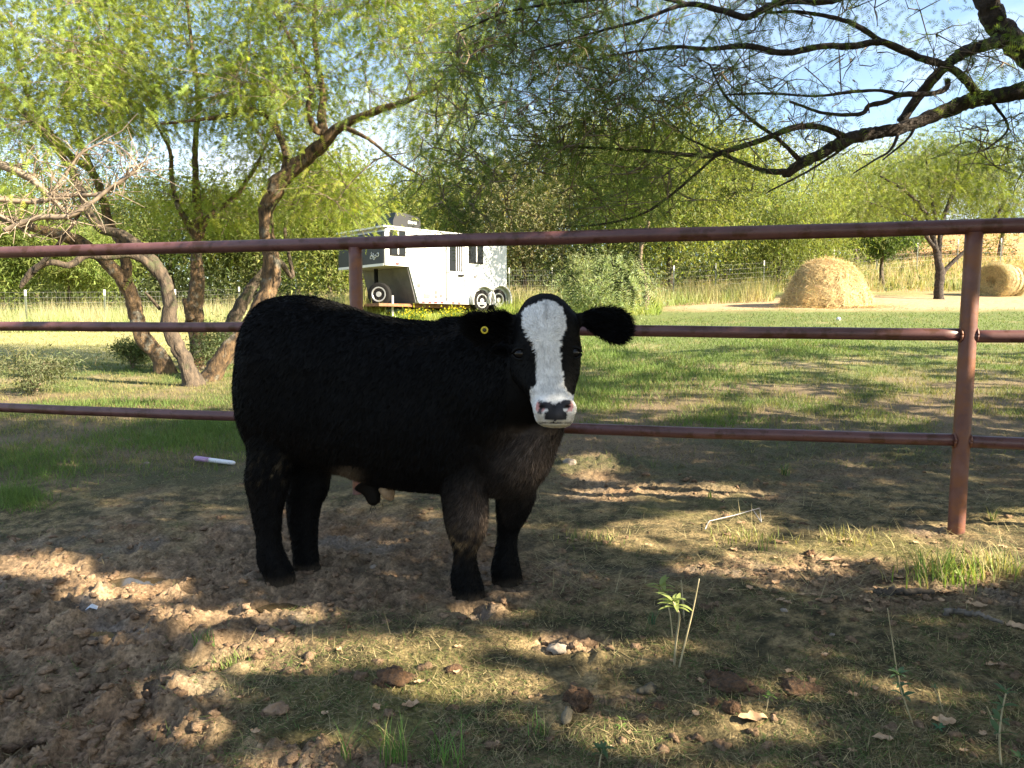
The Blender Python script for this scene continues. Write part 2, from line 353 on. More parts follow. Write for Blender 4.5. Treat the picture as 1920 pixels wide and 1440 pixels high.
# ------------------------------------------------------------------ the calf
AX = np.array([.975, -.222, 0]); NX = np.array([-.222, -.975, 0]); O0 = np.array([-.905, 3.025, 0])
def ring_loft(mb, rings):
    k = len(rings[0]); v = np.concatenate(rings); n = len(rings); f = []
    for i in range(n - 1):
        for j in range(k): f.append([i*k + j, i*k + (j+1) % k, (i+1)*k + (j+1) % k, (i+1)*k + j])
    f.append(list(range(k))[::-1]); f.append(list(range((n-1)*k, n*k))); mb.add(v, f)
def sell(c, a, b, ra, rb, e=2.0, k=28):      # superellipse ring
    t = np.arange(k) * 2 * math.pi / k; ct, st = np.cos(t), np.sin(t)
    return np.asarray(c) + (np.sign(ct) * np.abs(ct) ** (2 / e) * ra)[:, None] * a + (np.sign(st) * np.abs(st) ** (2 / e) * rb)[:, None] * b
UP = np.array([0, 0, 1.])
cb = MB()
TOR = np.array([(-.20, .90, .66, .04), (-.192, .955, .60, .085), (-.168, 1.03, .545, .135), (-.135, 1.082, .50, .175), (-.09, 1.128, .475, .205), (.0, 1.15, .465, .222), (.10, 1.148, .455, .228), (.22, 1.12, .432, .232),
       (.36, 1.08, .405, .243), (.50, 1.052, .385, .25), (.62, 1.045, .38, .245), (.72, 1.05, .385, .23), (.82, 1.055, .395, .21), (.91, 1.03, .41, .185), (.99, .97, .43, .155), (1.05, .88, .47, .115), (1.085, .78, .54, .06)])
tt = spline(TOR, 60)
ring_loft(cb, [sell(O0 + AX * u + UP * (a + b) / 2, NX, UP, h, (a - b) / 2, 2.25) for u, a, b, h in tt])
def leg(rows, depth, ratio, k=18):
    r = spline(np.array(rows, float), 34); R = []
    for (py, xl, xr, *rest) in r:
        c0 = P((xl + xr) / 2, py, depth); a = (xr - xl) / 2 / F * depth
        R.append(sell(c0, AX, NX, a, a * (rest[0] if rest else ratio), 2.2, k))
    ring_loft(cb, R)
leg([(690, 466, 610, .62), (760, 459, 592, .66), (820, 460, 572, .7), (865, 462, 556, .72), (897, 457, 545, .68), (937, 464, 537, .7), (970, 472, 529, .82), (1018, 482, 528, .9), (1053, 485, 543, .9), (1074, 493, 552, .9), (1100, 500, 552, .9)], 2.93, .7)
leg([(690, 470, 640, .6), (780, 490, 640, .6), (850, 530, 632, .62), (882, 537, 625, .66), (920, 537, 616, .7), (949, 537, 603, .75), (987, 541, 597, .85), (1020, 546, 595, .9), (1055, 549, 599, .9), (1072, 551, 604, .9), (1088, 552, 606, .9)], 3.07, .7)
leg([(720, 800, 960, .45), (800, 815, 940, .6), (860, 822, 922, .75), (914, 826, 915, .85), (952, 831, 914, .9), (995, 837, 911, .9), (1022, 846, 900, .9), (1045, 851, 893, .95), (1080, 846, 900, .95), (1108, 847, 908, .95), (1138, 851, 912, .9)], 2.75, .9)
leg([(780, 900, 1030, .45), (850, 920, 1025, .6), (900, 926, 1010, .75), (943, 929, 1000, .85), (971, 930, 988, .9), (999, 931, 974, .9), (1028, 927, 972, .95), (1061, 920, 977, .95), (1085, 924, 979, .95), (1111, 929, 978, .9)], 2.90, .9)
# neck: from the shoulder to the back of the head, then the dewlap and brisket
n0 = O0 + AX * .66 + UP * .80; n1_ = O0 + AX * .98 + UP * .86 + NX * .10; n2_ = P(1008, 655, 2.67)
NK = np.array([[*n0, .26, .21], [*(O0 + AX * .84 + UP * .80 + NX * .05), .27, .20], [*n1_, .215, .16], [*n2_, .155, .125], [*P(1024, 640, 2.58), .11, .10]])
for_n = spline(NK, 26); tan = np.gradient(for_n[:, :3], axis=0); tan /= np.linalg.norm(tan, axis=1)[:, None]
R = []
for q, t in zip(for_n, tan):
    side = np.cross(t, UP); side /= np.linalg.norm(side); up2 = np.cross(side, t); R.append(sell(q[:3], side, up2, q[4], q[3], 2.1, 26))
ring_loft(cb, R)
DW = np.array([[*P(1035, 760, 2.66), .05, .05], [*P(1012, 800, 2.68), .092, .085], [*P(980, 850, 2.72), .118, .115], [*P(962, 890, 2.76), .122, .115], [*P(950, 925, 2.80), .09, .085]])
ring_loft(cb, [sell(q[:3], AX, NX, q[3], q[4], 2, 22) for q in spline(DW, 18)])
# head
HD = np.array([(552, 1013, 1036, 2.565, .03), (560, 992, 1054, 2.56, .055), (576, 978, 1072, 2.55, .075), (600, 967, 1085, 2.55, .095), (640, 960, 1089, 2.552, .112), (668, 957, 1089, 2.548, .116), (700, 958, 1086, 2.535, .112),
      (722, 970, 1080, 2.51, .098), (744, 990, 1076, 2.482, .083), (764, 999, 1076, 2.46, .074), (782, 1001, 1077, 2.45, .066), (794, 1006, 1072, 2.455, .054), (802, 1018, 1060, 2.462, .035)])
XH = np.array([1., -.03, 0]); YH = np.array([.0, -1., 0])
ring_loft(cb, [sell(P((a + b) / 2, py_, d), XH, YH, (b - a) / 2 / F * d, h, 2.5 if py_ > 735 else 2.3, 30) for py_, a, b, d, h in spline(HD, 44)])
for (ex, ey) in ((975, 655), (1075, 653)):   # brow ridges over the eyes
    c0 = P(ex, ey, 2.515); R = [sell(c0 + UP * .035 * math.sin(q), XH, YH, .030 * math.cos(q) + .001, .042 * math.cos(q) + .001, 2, 14) for q in np.linspace(-1.5, 1.5, 9)]; ring_loft(cb, R)
for sx in (-1, 1):                           # puffed nostril wings and lip pads
    c0 = P(1040 + sx * 22, 766, 2.415); ring_loft(cb, [sell(c0 + UP * .036 * math.sin(q), XH, YH, .034 * math.cos(q) + .001, .036 * math.cos(q) + .001, 2, 14) for q in np.linspace(-1.5, 1.5, 9)])
def ear(rows, tw):
    R = []
    for (ex, cy, hh, d, th) in spline(np.array(rows, float), 26):
        c0 = P(ex, cy, d); a = hh / F * d; t = np.arange(24) * 2 * math.pi / 24
        cup = tw * (1 - np.cos(t) ** 2 * 0) * (np.cos(t) ** 2) * a * .5
        R.append(c0 + (np.cos(t) * a)[:, None] * UP + (np.sin(t) * th + cup)[:, None] * np.array([0, -1., 0]))
    ring_loft(cb, R)
ear([(1072, 598, 13, 2.57, .03), (1096, 599, 16, 2.57, .024), (1115, 602, 22, 2.565, .02), (1136, 607, 29, 2.56, .015), (1156, 612, 32, 2.555, .012), (1172, 613, 24, 2.55, .009), (1183, 609, 7, 2.55, .004)], 1)
ear([(985, 608, 13, 2.565, .03), (962, 609, 20, 2.56, .024), (938, 613, 28, 2.55, .018), (915, 617, 33, 2.545, .014), (893, 616, 31, 2.545, .011), (875, 610, 22, 2.55, .009), (867, 606, 8, 2.555, .004)], 1)
tmp = cb.build('calf_tmp', None)
md = tmp.modifiers.new('r', 'REMESH'); md.mode = 'VOXEL'; md.voxel_size = .0074
ms_ = tmp.modifiers.new('s', 'SMOOTH'); ms_.factor = .5; ms_.iterations = 5
dg = bpy.context.evaluated_depsgraph_get(); ev = tmp.evaluated_get(dg); cm = bpy.data.meshes.new_from_object(ev)
bpy.data.objects.remove(tmp)
nv = len(cm.vertices); V = np.zeros(nv * 3, np.float32); cm.vertices.foreach_get('co', V); V = V.reshape(-1, 3).astype(float)
Nn = np.zeros(nv * 3, np.float32); cm.vertices.foreach_get('normal', Nn); Nn = Nn.reshape(-1, 3).astype(float)
# slight muscle and coat unevenness
V += Nn * ((noise3(V[:, 0] * 9, V[:, 1] * 9, V[:, 2] * 9, 5) - .5) * .012)[:, None]
hx, hy, _ = proj(V)
def inpoly(x, y, poly):
    poly = np.array(poly, float); r = np.zeros(len(x), bool); j = len(poly) - 1
    for i in range(len(poly)):
        xi, yi = poly[i]; xj, yj = poly[j]
        with np.errstate(divide='ignore', invalid='ignore'):
            r ^= ((yi > y) != (yj > y)) & (x < (xj - xi) * (y - yi) / (yj - yi + 1e-12) + xi)
        j = i
    return r
head = (V[:, 1] < 2.575) & (hy < 812) & (hx > 940) & (hx < 1100)
front = head & (Nn[:, 1] < -.05)
BLAZE = [(1009, 566), (982, 579), (978, 607), (987, 622), (996, 636), (1003, 653), (1007, 668), (1007, 709), (1004, 724), (994, 729), (996, 745), (994, 775), (994, 806), (1020, 812), (1080, 808), (1092, 780), (1090, 748), (1071, 740), (1060, 727), (1056, 704), (1052, 680), (1051, 658), (1052, 636), (1056, 624), (1063, 616), (1060, 593), (1054, 577), (1040, 565), (1024, 561)]
NOSE = [(1008, 749), (1018, 753), (1030, 753), (1040, 757), (1050, 753), (1062, 749), (1072, 750), (1070, 757), (1061, 763), (1056, 769), (1063, 774), (1065, 783), (1058, 788), (1040, 790), (1024, 788), (1019, 782), (1022, 774), (1028, 769), (1020, 765), (1010, 757)]
jx = hx + 2.4 * noise2(hx * .35, hy * .35, 61); jy = hy + 2.4 * noise2(hx * .35, hy * .35, 62)
white = front & inpoly(jx, jy, BLAZE) & ((hy < 733) | (V[:, 1] < 2.485))
nose = front & inpoly(hx + .8 * noise2(hx * .3, hy * .3, 63), hy, NOSE)
pink = front & (inpoly(hx, hy, [(1007, 752), (1004, 762), (1006, 772), (1014, 771), (1024, 769), (1013, 758)]) | inpoly(hx, hy, [(1073, 752), (1076, 762), (1073, 772), (1066, 770), (1060, 767), (1066, 759)]))
nostril = np.minimum(np.hypot((hx - 1016) / 7.5, (hy - 764) / 4.2), np.hypot((hx - 1064) / 7.5, (hy - 763) / 4.2))
V[front] -= np.array([0, -1., 0]) * (.014 * np.exp(-nostril[front] ** 2 * 1.2))[:, None]
nbump = front & nose; V[nbump, 1] -= .003
mouth = np.exp(-((hy - 793 - .006 * (hx - 1040) ** 2 * .1) / 1.6) ** 2) * (np.abs(hx - 1040) < 34) * front
V[:, 1] += .006 * mouth
cc = np.tile(np.array([.0016, .0016, .0018]), (nv, 1)); nz = noise3(V[:, 0] * 60, V[:, 1] * 60, V[:, 2] * 60, 9)
# dusty brown coat on the brisket and the knees, grey hair at the flank
br = np.exp(-(((hx - 1010) / 65) ** 2 + ((hy - 855) / 62) ** 2)) * sstep(790, 812, hy) + .75 * np.exp(-(((hx - 890) / 42) ** 2 + ((hy - 965) / 50) ** 2)) * (V[:, 1] < 2.86)
cc = lerp(cc, np.array([.085, .064, .05])[None], np.clip(br * (.5 + nz), 0, 1)[:, None])
kn = np.exp(-(((hx - 866) / 32) ** 2 + ((hy - 1015) / 22) ** 2)) * (V[:, 1] < 2.83); cc = lerp(cc, np.array([.14, .095, .05])[None], np.clip(kn * 1.6 * (nz - .42) * 2.5, 0, 1)[:, None])
fl = np.exp(-(((hx - 500) / 30) ** 2 + ((hy - 885) / 30) ** 2)); cc = lerp(cc, np.array([.11, .085, .05])[None], np.clip(fl * (nz - .62) * 4, 0, 1)[:, None])
shth = np.exp(-((hx - 650) / 22) ** 2 - ((hy - 893) / 18) ** 2) * (V[:, 2] < .5); cc = lerp(cc, np.array([.12, .09, .06])[None], np.clip(shth, 0, .8)[:, None])
cc = lerp(cc, np.array([.10, .075, .05])[None], (sstep(.05, -.01, V[:, 2]) * .8)[:, None])
cc[white] = np.array([.70, .69, .66]) * (.86 + .25 * nz[white])[:, None]
dirty = sstep(782, 800, hy); cc[white] = lerp(cc[white], np.array([.42, .36, .20])[None], (dirty[white] * .6)[:, None])
tuft = np.exp(-((hx - 1025) / 5) ** 2) * (hy < 600); cc[white] *= (1 - .3 * tuft[white])[:, None]
cc[pink] = np.array([.55, .27, .25]); cc[nose] = np.array([.028, .028, .032]) * (.6 + .9 * nz[nose])[:, None]
cc[front & (nostril < .75)] = (.012, .008, .008); cc[(mouth > .55)] = (.03, .025, .02)
spot = front & (np.hypot((hx - 1012) / 4.5, (hy - 773) / 5) < 1); cc[spot] = (.06, .06, .065)
cm.vertices.foreach_set('co', V.astype(np.float32).ravel())
a = cm.color_attributes.new('col', 'FLOAT_COLOR', 'POINT'); a.data.foreach_set('color', np.concatenate([cc, np.ones((nv, 1))], 1).astype(np.float32).ravel())
cm.polygons.foreach_set('use_smooth', np.ones(len(cm.polygons), bool)); cm.update(); cm.name = 'body'
M['calf'] = noisy('calf_hide', (.8, .8, .8), (1.1, 1.1, 1.1), 60, .62, .25, 160, attr=True, dist=.004, spec=.10)
mf, tf, bf = mat('calf_hair'); va = N(tf, 'ShaderNodeVertexColor', layer_name='col'); tf.links.new(va.outputs['Color'], bf.inputs['Base Color']); bf.inputs['Roughness'].default_value = .55; bf.inputs['Specular IOR Level'].default_value = .10
calf = thing('calf', (-.5, 2.93, 0), 'black calf with white blaze standing side-on in the mud, head turned to face the viewer', 'calf')
cm.materials.clear(); body = link('body', cm, M['calf'], calf)
# hair: single thin blades rooted over the hide
cm.calc_loop_triangles(); nt_ = len(cm.loop_triangles); TI = np.zeros(nt_ * 3, np.int32); cm.loop_triangles.foreach_get('vertices', TI); TI = TI.reshape(-1, 3)
ar = np.linalg.norm(np.cross(V[TI[:, 1]] - V[TI[:, 0]], V[TI[:, 2]] - V[TI[:, 0]]), axis=1)
isear = ((hx < 962) & (hx > 855) & (hy > 570) & (hy < 665) & (V[:, 1] < 2.6)) | ((hx > 1094) & (hy < 660)); hd = (hy < 812) & (hx > 950) & (V[:, 1] < 2.62) & ~isear
wt = ar * (1 + 2.5 * isear[TI[:, 0]] + 3.0 * white[TI[:, 0]] + 1.2 * (br[TI[:, 0]] > .2)) * ~(nose | pink)[TI[:, 0]] * (V[TI[:, 0], 2] > -.01)
NH = 230000; ti = RNG.choice(nt_, NH, p=wt / wt.sum()); u1, u2 = RNG.random(NH), RNG.random(NH); fl_ = u1 + u2 > 1; u1[fl_] = 1 - u1[fl_]; u2[fl_] = 1 - u2[fl_]
A0 = V[TI[ti, 0]]; rt = A0 + (V[TI[ti, 1]] - A0) * u1[:, None] + (V[TI[ti, 2]] - A0) * u2[:, None]; nr_ = Nn[TI[ti, 0]]; i0 = TI[ti, 0]
comb = np.tile(-AX * .45 - UP * .9, (NH, 1)); e = isear[i0]; comb[e] = np.where(hx[i0][e] > 1000, 1, -1)[:, None] * np.array([1., 0, -.35])
wh = hd[i0]; px0 = np.stack([(hx[i0] - 1024) / 60, np.zeros(NH), -(hy[i0] - 645) / 70], -1); comb[wh] = px0[wh] + np.array([0, 0, -.15])
comb = comb - nr_ * (comb * nr_).sum(1)[:, None]; comb /= np.linalg.norm(comb, axis=1)[:, None] + 1e-9
lift = np.where(e, .55, np.where(wh, .07, .32)); d_ = comb + nr_ * (lift * RNG.uniform(.5, 1.5, NH))[:, None] + RNG.normal(0, .16, (NH, 3)); d_ /= np.linalg.norm(d_, axis=1)[:, None]
ln = RNG.uniform(.6, 1.25, NH) * np.where(e, .030, np.where(wh, .0095, .019)); ln = ln * np.where(wh & (hy[i0] > 735), .38, 1) * np.where(br[i0] > .2, 1.35, 1) * np.where((V[i0, 2] < .4) & ~e, .8, 1)
sd = np.cross(d_, RNG.normal(0, 1, (NH, 3))); sd /= np.linalg.norm(sd, axis=1)[:, None]; wd = np.where(wh, .0007, .0010)[:, None]
T = np.stack([rt - sd * wd, rt + sd * wd, rt + d_ * ln[:, None]], 1)
hc = cc[i0] * RNG.uniform(.6, 1.4, NH)[:, None]; b_ = br[i0] > .12; hc[b_] *= RNG.uniform(.5, 2.2, b_.sum())[:, None]; hc[white[i0]] = np.clip(hc[white[i0]], .3, .85)
fur = link('coat_hair', tri_mesh('coat_hair', T, hc), mf, calf); tag(fur, kind='stuff')
me_, te_, be_ = mat('eye_black'); be_.inputs['Base Color'].default_value = (.006, .005, .005, 1); be_.inputs['Roughness'].default_value = .22; be_.inputs['Specular IOR Level'].default_value = .25
for (ex, ey, dx) in ((974, 663, -1), (1077, 661, 1)):
    c0 = P(ex, ey, 2.474); mb = MB(); ring_loft(mb, [sell(c0 + UP * .019 * math.sin(q), XH, YH, .020 * math.cos(q) + .0005, .017 * math.cos(q) + .0005, 2, 20) for q in np.linspace(-1.56, 1.56, 13)]); mb.build('eye', me_, calf)
    for s in (1, -1):                        # lids
        an = np.linspace(.15, math.pi - .15, 12); q = c0 + np.array([0, -.006, 0]) + (np.cos(an) * .023)[:, None] * XH + (s * np.sin(an) * .0185)[:, None] * UP + (-np.sin(an) * .008)[:, None] * np.array([0, 1, 0]); mb = MB(); mb.tube(q, .0042, 6); mb.build('eyelid', M['calf'], calf, col=True).data.color_attributes['col'].data.foreach_set('color', np.tile([.006, .006, .006, 1], len(q) * 6).astype(np.float32))
# ear tag: yellow ring button with a black stud
ty = plain('tag_yellow', (.55, .43, .02), .4); tk = plain('tag_black', (.01, .01, .01), .4)
c0 = P(908.5, 619, 2.515); an = np.linspace(0, 2 * math.pi, 29); mb = MB()
ro, ri = .0128, .0062; rings = []
for (r_, dy) in ((ri, .004), (ri, -.003), (ro * .9, -.004), (ro, -.001), (ro, .004)): rings.append(c0 + (np.cos(an[:-1]) * r_)[:, None] * XH + (np.sin(an[:-1]) * r_)[:, None] * UP + np.array([0, dy, 0]))
v = np.concatenate(rings); mb.add(v, [[i * 28 + j, i * 28 + (j + 1) % 28, (i + 1) * 28 + (j + 1) % 28, (i + 1) * 28 + j] for i in range(4) for j in range(28)])
et = mb.build('ear_tag', ty, calf); tag(et, label='yellow ring ear tag button with black stud')
mb = MB(); mb.tube(np.array([c0 + [.0004, .006, 0], c0 + [.0004, -.0055, 0]]), .0058, 18); mb.build('stud', tk, et)
# sheath under the belly
mb = MB(); q0 = np.array([P(690, 905, 2.93), P(696, 920, 2.92), P(700, 934, 2.915), P(702, 943, 2.91), P(703, 947, 2.91)]); mb.tube(spline(np.c_[q0, [.06, .04, .03, .022, .006]], 16)[:, :3], spline(np.c_[q0, [.06, .04, .03, .022, .006]], 16)[:, 3], 14, .12, 60, 3); gq = np.random.default_rng(4)
for k in range(60):
    aq = q0[gq.integers(1, 4)] + gq.normal(0, .016, 3); mb.tube(np.stack([aq, aq + [gq.normal(0, .006), gq.normal(0, .006), -gq.uniform(.01, .024)]]), [.0012, .0004], 3, cap=False)
sh_ = mb.build('sheath', M['calf'], calf, col=True); k = len(sh_.data.vertices); zz = np.tile([.006, .005, .004, 1.], k); sh_.data.color_attributes['col'].data.foreach_set('color', zz.astype(np.float32))
mb = MB(); mb.tube(np.array([P(722, 912, 2.91), P(730, 930, 2.90), P(735, 938, 2.90)]), [.03, .024, .008], 12, .15, 40, 4); mb.build('sheath_skin', noisy('tan_skin', (.2, .13, .07), (.34, .23, .13), 60, .7, .2), sh_)
# ------------------------------------------------------------------ foliage and trees
def unit(v): return v / (np.linalg.norm(v, axis=-1, keepdims=True) + 1e-12)
def fronds(pos, dr, L, K, ll, wd, droop=.5, seed=0, col=(.10, .15, .03), var=.3, yellow=.25, cvar=None):
    """feathery leaves: rachis with K pairs of narrow leaflets, one triangle each"""
    g = np.random.default_rng(seed); m = len(pos); L = np.broadcast_to(L, (m,)); ll = np.broadcast_to(ll, (m,)); wd = np.broadcast_to(wd, (m,))
    side = unit(np.cross(dr, g.normal(0, 1, (m, 3)))); t = (np.arange(K) + .6) / K
    down = np.array([0, 0, -1.])
    p = pos[:, None] + dr[:, None] * (L[:, None] * t)[..., None] + down * (droop * L[:, None] * t ** 2)[..., None]
    tn = unit(dr[:, None] + down * (2 * droop * t)[None, :, None])
    p = np.repeat(p, 2, 1); tn = np.repeat(tn, 2, 1); sg = np.tile([1., -1.], K)[None, :, None]
    sc = np.repeat(1 - .55 * np.abs(t - .4) ** 1.5, 2)[None, :]
    ld = unit(side[:, None] * sg + tn * .35 + g.normal(0, .16, (m, 2 * K, 3)) + down * .12)
    tip = p + ld * (ll[:, None] * sc)[..., None]; hw = tn * (wd / 2)[:, None, None]
    T = np.stack([p - hw, p + hw, tip], 2).reshape(-1, 3, 3)
    base = np.array(col)[None] * g.uniform(1 - var, 1 + var, (m, 1)); y = g.random((m, 1)) ** 2 * yellow
    base = lerp(base, base * np.array([1.7, 1.25, .9]), y / max(yellow, 1e-6) * yellow * 2)
    if cvar is not None: base = base * cvar
    C = np.repeat(base, 2 * K, 0) * g.uniform(.85, 1.15, (m * 2 * K, 1))
    return T, C
def leaves(pos, size, seed=0, col=(.08, .12, .03), var=.35, aspect=.45, droop=.3):
    """loose leaf-sized triangle pairs for trees that stand far off"""
    g = np.random.default_rng(seed); m = len(pos); s = np.broadcast_to(size, (m,)) * g.uniform(.6, 1.4, m)
    a = unit(g.normal(0, 1, (m, 3)) + [0, 0, -droop]); b = unit(np.cross(a, g.normal(0, 1, (m, 3))))
    T = np.stack([pos - b * (s * aspect / 2)[:, None], pos + b * (s * aspect / 2)[:, None], pos + a * s[:, None]], 1)
    return T, np.array(col)[None] * g.uniform(1 - var, 1 + var, (m, 1)) * g.uniform(.9, 1.1, (m, 3))

class Tree:
    def __init__(s, name, base, label, group=None, bark='bark', seed=0, cat='tree'):
        s.root = thing(name, base, label, cat, group); s.bark = M[bark]; s.nodes = []; s.rad = []; s.tr = MB(); s.tw = MB(); s.g = np.random.default_rng(seed); s.seed = seed; s.T = []; s.C = []; s.limbs = []
    def limb(s, pts, sides=12, n=None, rough=.22, fr=9, own=None):   # pts rows x,y,z,r
        pts = np.asarray(pts, float); n = n or max(10, len(pts) * 7); q = spline(pts, n); q[:, 3] = np.maximum(q[:, 3], .002)
        w_ = s.g.normal(0, .25, (n, 3)) * q[:, 3:4]; w_[0] = 0; q[:, :3] += w_ * .22
        mb = MB() if own else s.tr; mb.tube(q[:, :3], q[:, 3], sides, rough, fr, s.seed + len(s.nodes))
        if own: s.limbs.append((own, mb))
        s.nodes += list(q[::2, :3]); s.rad += list(q[::2, 3])
    def pl(s, rows, sc=1.0, **k):            # rows: px, py, depth, radius in px
        s.limb([[*P(a, b, d), r / F * d * sc] for a, b, d, r in rows], **k)
    def grow(s, att, rmin=.004, k=.02, sides=4, step=.35, up=.25):
        nodes = np.array(s.nodes); rad = np.array(s.rad); att = np.asarray(att)
        left = list(range(len(att))); d0 = np.min(np.linalg.norm(att[:, None] - nodes[None], axis=2), 1); order = np.argsort(d0)
        N_ = list(nodes); R_ = list(rad); NA = np.zeros((len(nodes) + 40 * len(att), 3)); RA = np.zeros(len(NA)); c_ = len(nodes); NA[:c_] = nodes; RA[:c_] = rad
        for i in order:
            a = att[i]; dv = NA[:c_] - a; d = np.sqrt((dv * dv).sum(1)); j = int(np.argmin(d + np.where(RA[:c_] < rmin * 1.2, .25, 0))); b = NA[j]; L = d[j]
            if L < .05: continue
            n = max(3, int(L / step) + 3); t = np.linspace(0, 1, n)[:, None]; mid = np.array([0, 0, up * L]) + s.g.normal(0, .13, 3) * L
            p = b + (a - b) * t + mid * (t * (1 - t)) * 2.0 * .6 + np.vstack([np.zeros(3), s.g.normal(0, .035 * L, (n - 2, 3)), np.zeros(3)])
            r0 = min(RA[j] * .75, max(rmin, k * L)); r = lerp(r0, rmin * .7, t[:, 0])
            s.tw.tube(p, r, sides, cap=False); NA[c_:c_ + n - 1] = p[1:]; RA[c_:c_ + n - 1] = r[1:]; c_ += n - 1
        s.NA = NA[:c_]; s.RA = RA[:c_]
    def spray(s, att, per, sig, L, K, ll, wd, col, twigs=3, droop=.5, yellow=.25, var=.3, cv=None, flat=.7):
        att = np.asarray(att); m = len(att); off = s.g.normal(0, 1, (m, per, 3)) * sig * np.array([1, 1, flat]); pos = att[:, None] + off
        for i in range(m):
            for k in range(twigs):
                q = pos[i, k]; md_ = (att[i] + q) / 2 + s.g.normal(0, .06, 3) * sig * 2; s.tw.tube(np.stack([att[i], md_, q]), [.0045, .0035, .002], 3, cap=False)
        out_ = unit(off + s.g.normal(0, .9 * sig, off.shape) + np.array([0, 0, -.3 * sig])); c_ = None if cv is None else np.repeat(cv, per, 0)
        T, C = fronds(pos.reshape(-1, 3), out_.reshape(-1, 3), L * s.g.uniform(.7, 1.3, m * per), K, ll, wd, droop, s.seed + 5, col, var, yellow, c_); s.T.append(T); s.C.append(C)
    def done(s, leaf='leaf', twig='twig'):
        if s.tr.n: s.trunk = s.tr.build('trunk', s.bark, s.root)
        for (nm, mb) in s.limbs: mb.build(nm, M['dead'] if 'dead' in nm else s.bark, s.root)
        if s.tw.n: s.twm = tag(s.tw.build('twigs', M[twig], s.root), kind='stuff')
        if s.T: tag(link('crown', tri_mesh('crown', np.concatenate(s.T), np.concatenate(s.C)), M[leaf], s.root), kind='stuff')
        return s.root
def gz(px, Y): return float(GZ(*P(px, 700, Y)[:2])[0])
def base_rows(px, Y, r, dz=-.15):            # a row just under the ground for a trunk base
    q = P(px, 700, Y); zz = GZ(q[0], q[1])[0] + dz; return [q[0], q[1], zz, r / F * Y]

# --- left clump: leaning mesquite stems beyond the fence
g0 = np.random.default_rng(21)
LEAFC = (.165, .235, .048)
ta = Tree('mesquite_tree', [*P(396, 700, 10.4)[:2], gz(396, 10.4)], 'tallest left mesquite, its thick trunk curving up right from behind the black calf', 'mesquite stems in the left clump', 'bark_warm', 31)
ta.limb([base_rows(385, 10.3, 30, -.2)] + [[*P(a, b, d), r * .74 / F * d] for a, b, d, r in [(398, 702, 10.3, 25), (432, 655, 10.3, 20), (462, 615, 10.4, 19), (490, 570, 10.4, 19), (508, 530, 10.5, 20), (510, 485, 10.5, 19), (500, 440, 10.5, 18), (499, 400, 10.5, 18), (515, 355, 10.4, 20), (545, 322, 10.4, 18), (585, 288, 10.3, 17), (612, 262, 10.2, 16), (640, 236, 10.1, 11), (700, 210, 9.9, 9), (760, 190, 9.7, 7), (830, 160, 9.5, 4)]], 16, 100, .3)
ta.pl([(533, 335, 10.4, 12), (537, 292, 10.4, 9), (522, 250, 10.5, 8), (500, 217, 10.6, 7), (460, 205, 10.6, 6), (420, 217, 10.5, 6), (370, 225, 10.4, 4), (300, 232, 10.2, 3)], .76)
ta.pl([(612, 262, 10.2, 13), (602, 225, 10.3, 11), (606, 180, 10.5, 8), (596, 120, 10.6, 7), (588, 40, 10.8, 5), (600, -60, 10.9, 3)], .76)
ta.pl([(606, 250, 10.2, 9), (588, 240, 10.0, 8), (578, 200, 9.9, 6), (584, 165, 9.9, 6), (560, 100, 9.9, 4), (520, 30, 10, 3)], .76)
ta.pl([(640, 236, 10.1, 7), (690, 260, 9.8, 4), (740, 300, 9.6, 3), (790, 330, 9.4, 2)], .76)
tb = Tree('mesquite_tree', [*P(355, 705, 9.8)[:2], gz(355, 9.8)], 'grey mesquite stem nearest the fence, dropping a crooked limb low to the left', 'mesquite stems in the left clump', 'bark', 32)
tb.limb([base_rows(364, 9.8, 28, -.2)] + [[*P(a, b, d), r * .74 / F * d] for a, b, d, r in [(357, 703, 9.8, 23), (335, 655, 9.8, 18), (318, 615, 9.8, 17), (320, 570, 9.8, 17), (310, 528, 9.8, 16), (290, 496, 9.8, 15), (268, 470, 9.9, 14), (232, 443, 10, 13), (190, 428, 10, 11), (165, 395, 10.1, 10), (140, 330, 10.2, 9), (95, 265, 10.3, 8), (40, 205, 10.4, 7), (-10, 140, 10.5, 6), (-60, 60, 10.6, 4)]], 16, 90, .25)
tb.pl([(297, 515, 9.8, 13), (272, 490, 9.7, 10), (240, 477, 9.6, 9), (200, 482, 9.5, 9), (160, 480, 9.4, 8), (130, 497, 9.3, 8), (95, 492, 9.2, 7), (65, 505, 9.2, 8), (45, 528, 9.2, 6), (38, 540, 9.2, 3)], .76)
tb.pl([(300, 580, 9.8, 4), (285, 562, 9.7, 4), (272, 548, 9.6, 2.5)], .76)
tb.pl([(60, 512, 9.2, 6), (100, 470, 9.1, 5), (130, 430, 9.0, 4), (150, 400, 9.0, 3)], .76)
tc_ = Tree('mesquite_tree', [*P(312, 690, 11.2)[:2], gz(312, 11.2)], 'leftmost leaning mesquite, mossy orange lit trunk bending over towards bare dead limbs', 'mesquite stems in the left clump', 'bark_warm', 33)
tc_.limb([base_rows(318, 11.2, 26, -.25)] + [[*P(a, b, d), r * .74 / F * d] for a, b, d, r in [(302, 672, 11.2, 21), (272, 640, 11.2, 19), (258, 600, 11.2, 18), (247, 555, 11.2, 18), (228, 520, 11.1, 17), (198, 492, 11.0, 15), (160, 460, 10.9, 14), (110, 440, 10.8, 13), (60, 426, 10.7, 11), (0, 405, 10.6, 9), (-70, 360, 10.5, 6)]], 16, 70, .3)
tc_.pl([(238, 530, 11.1, 13), (232, 470, 11.2, 11), (205, 420, 11.3, 10), (178, 330, 11.4, 9), (130, 290, 11.5, 8), (70, 215, 11.6, 6), (40, 140, 11.7, 5), (20, 40, 11.8, 3)], .76)
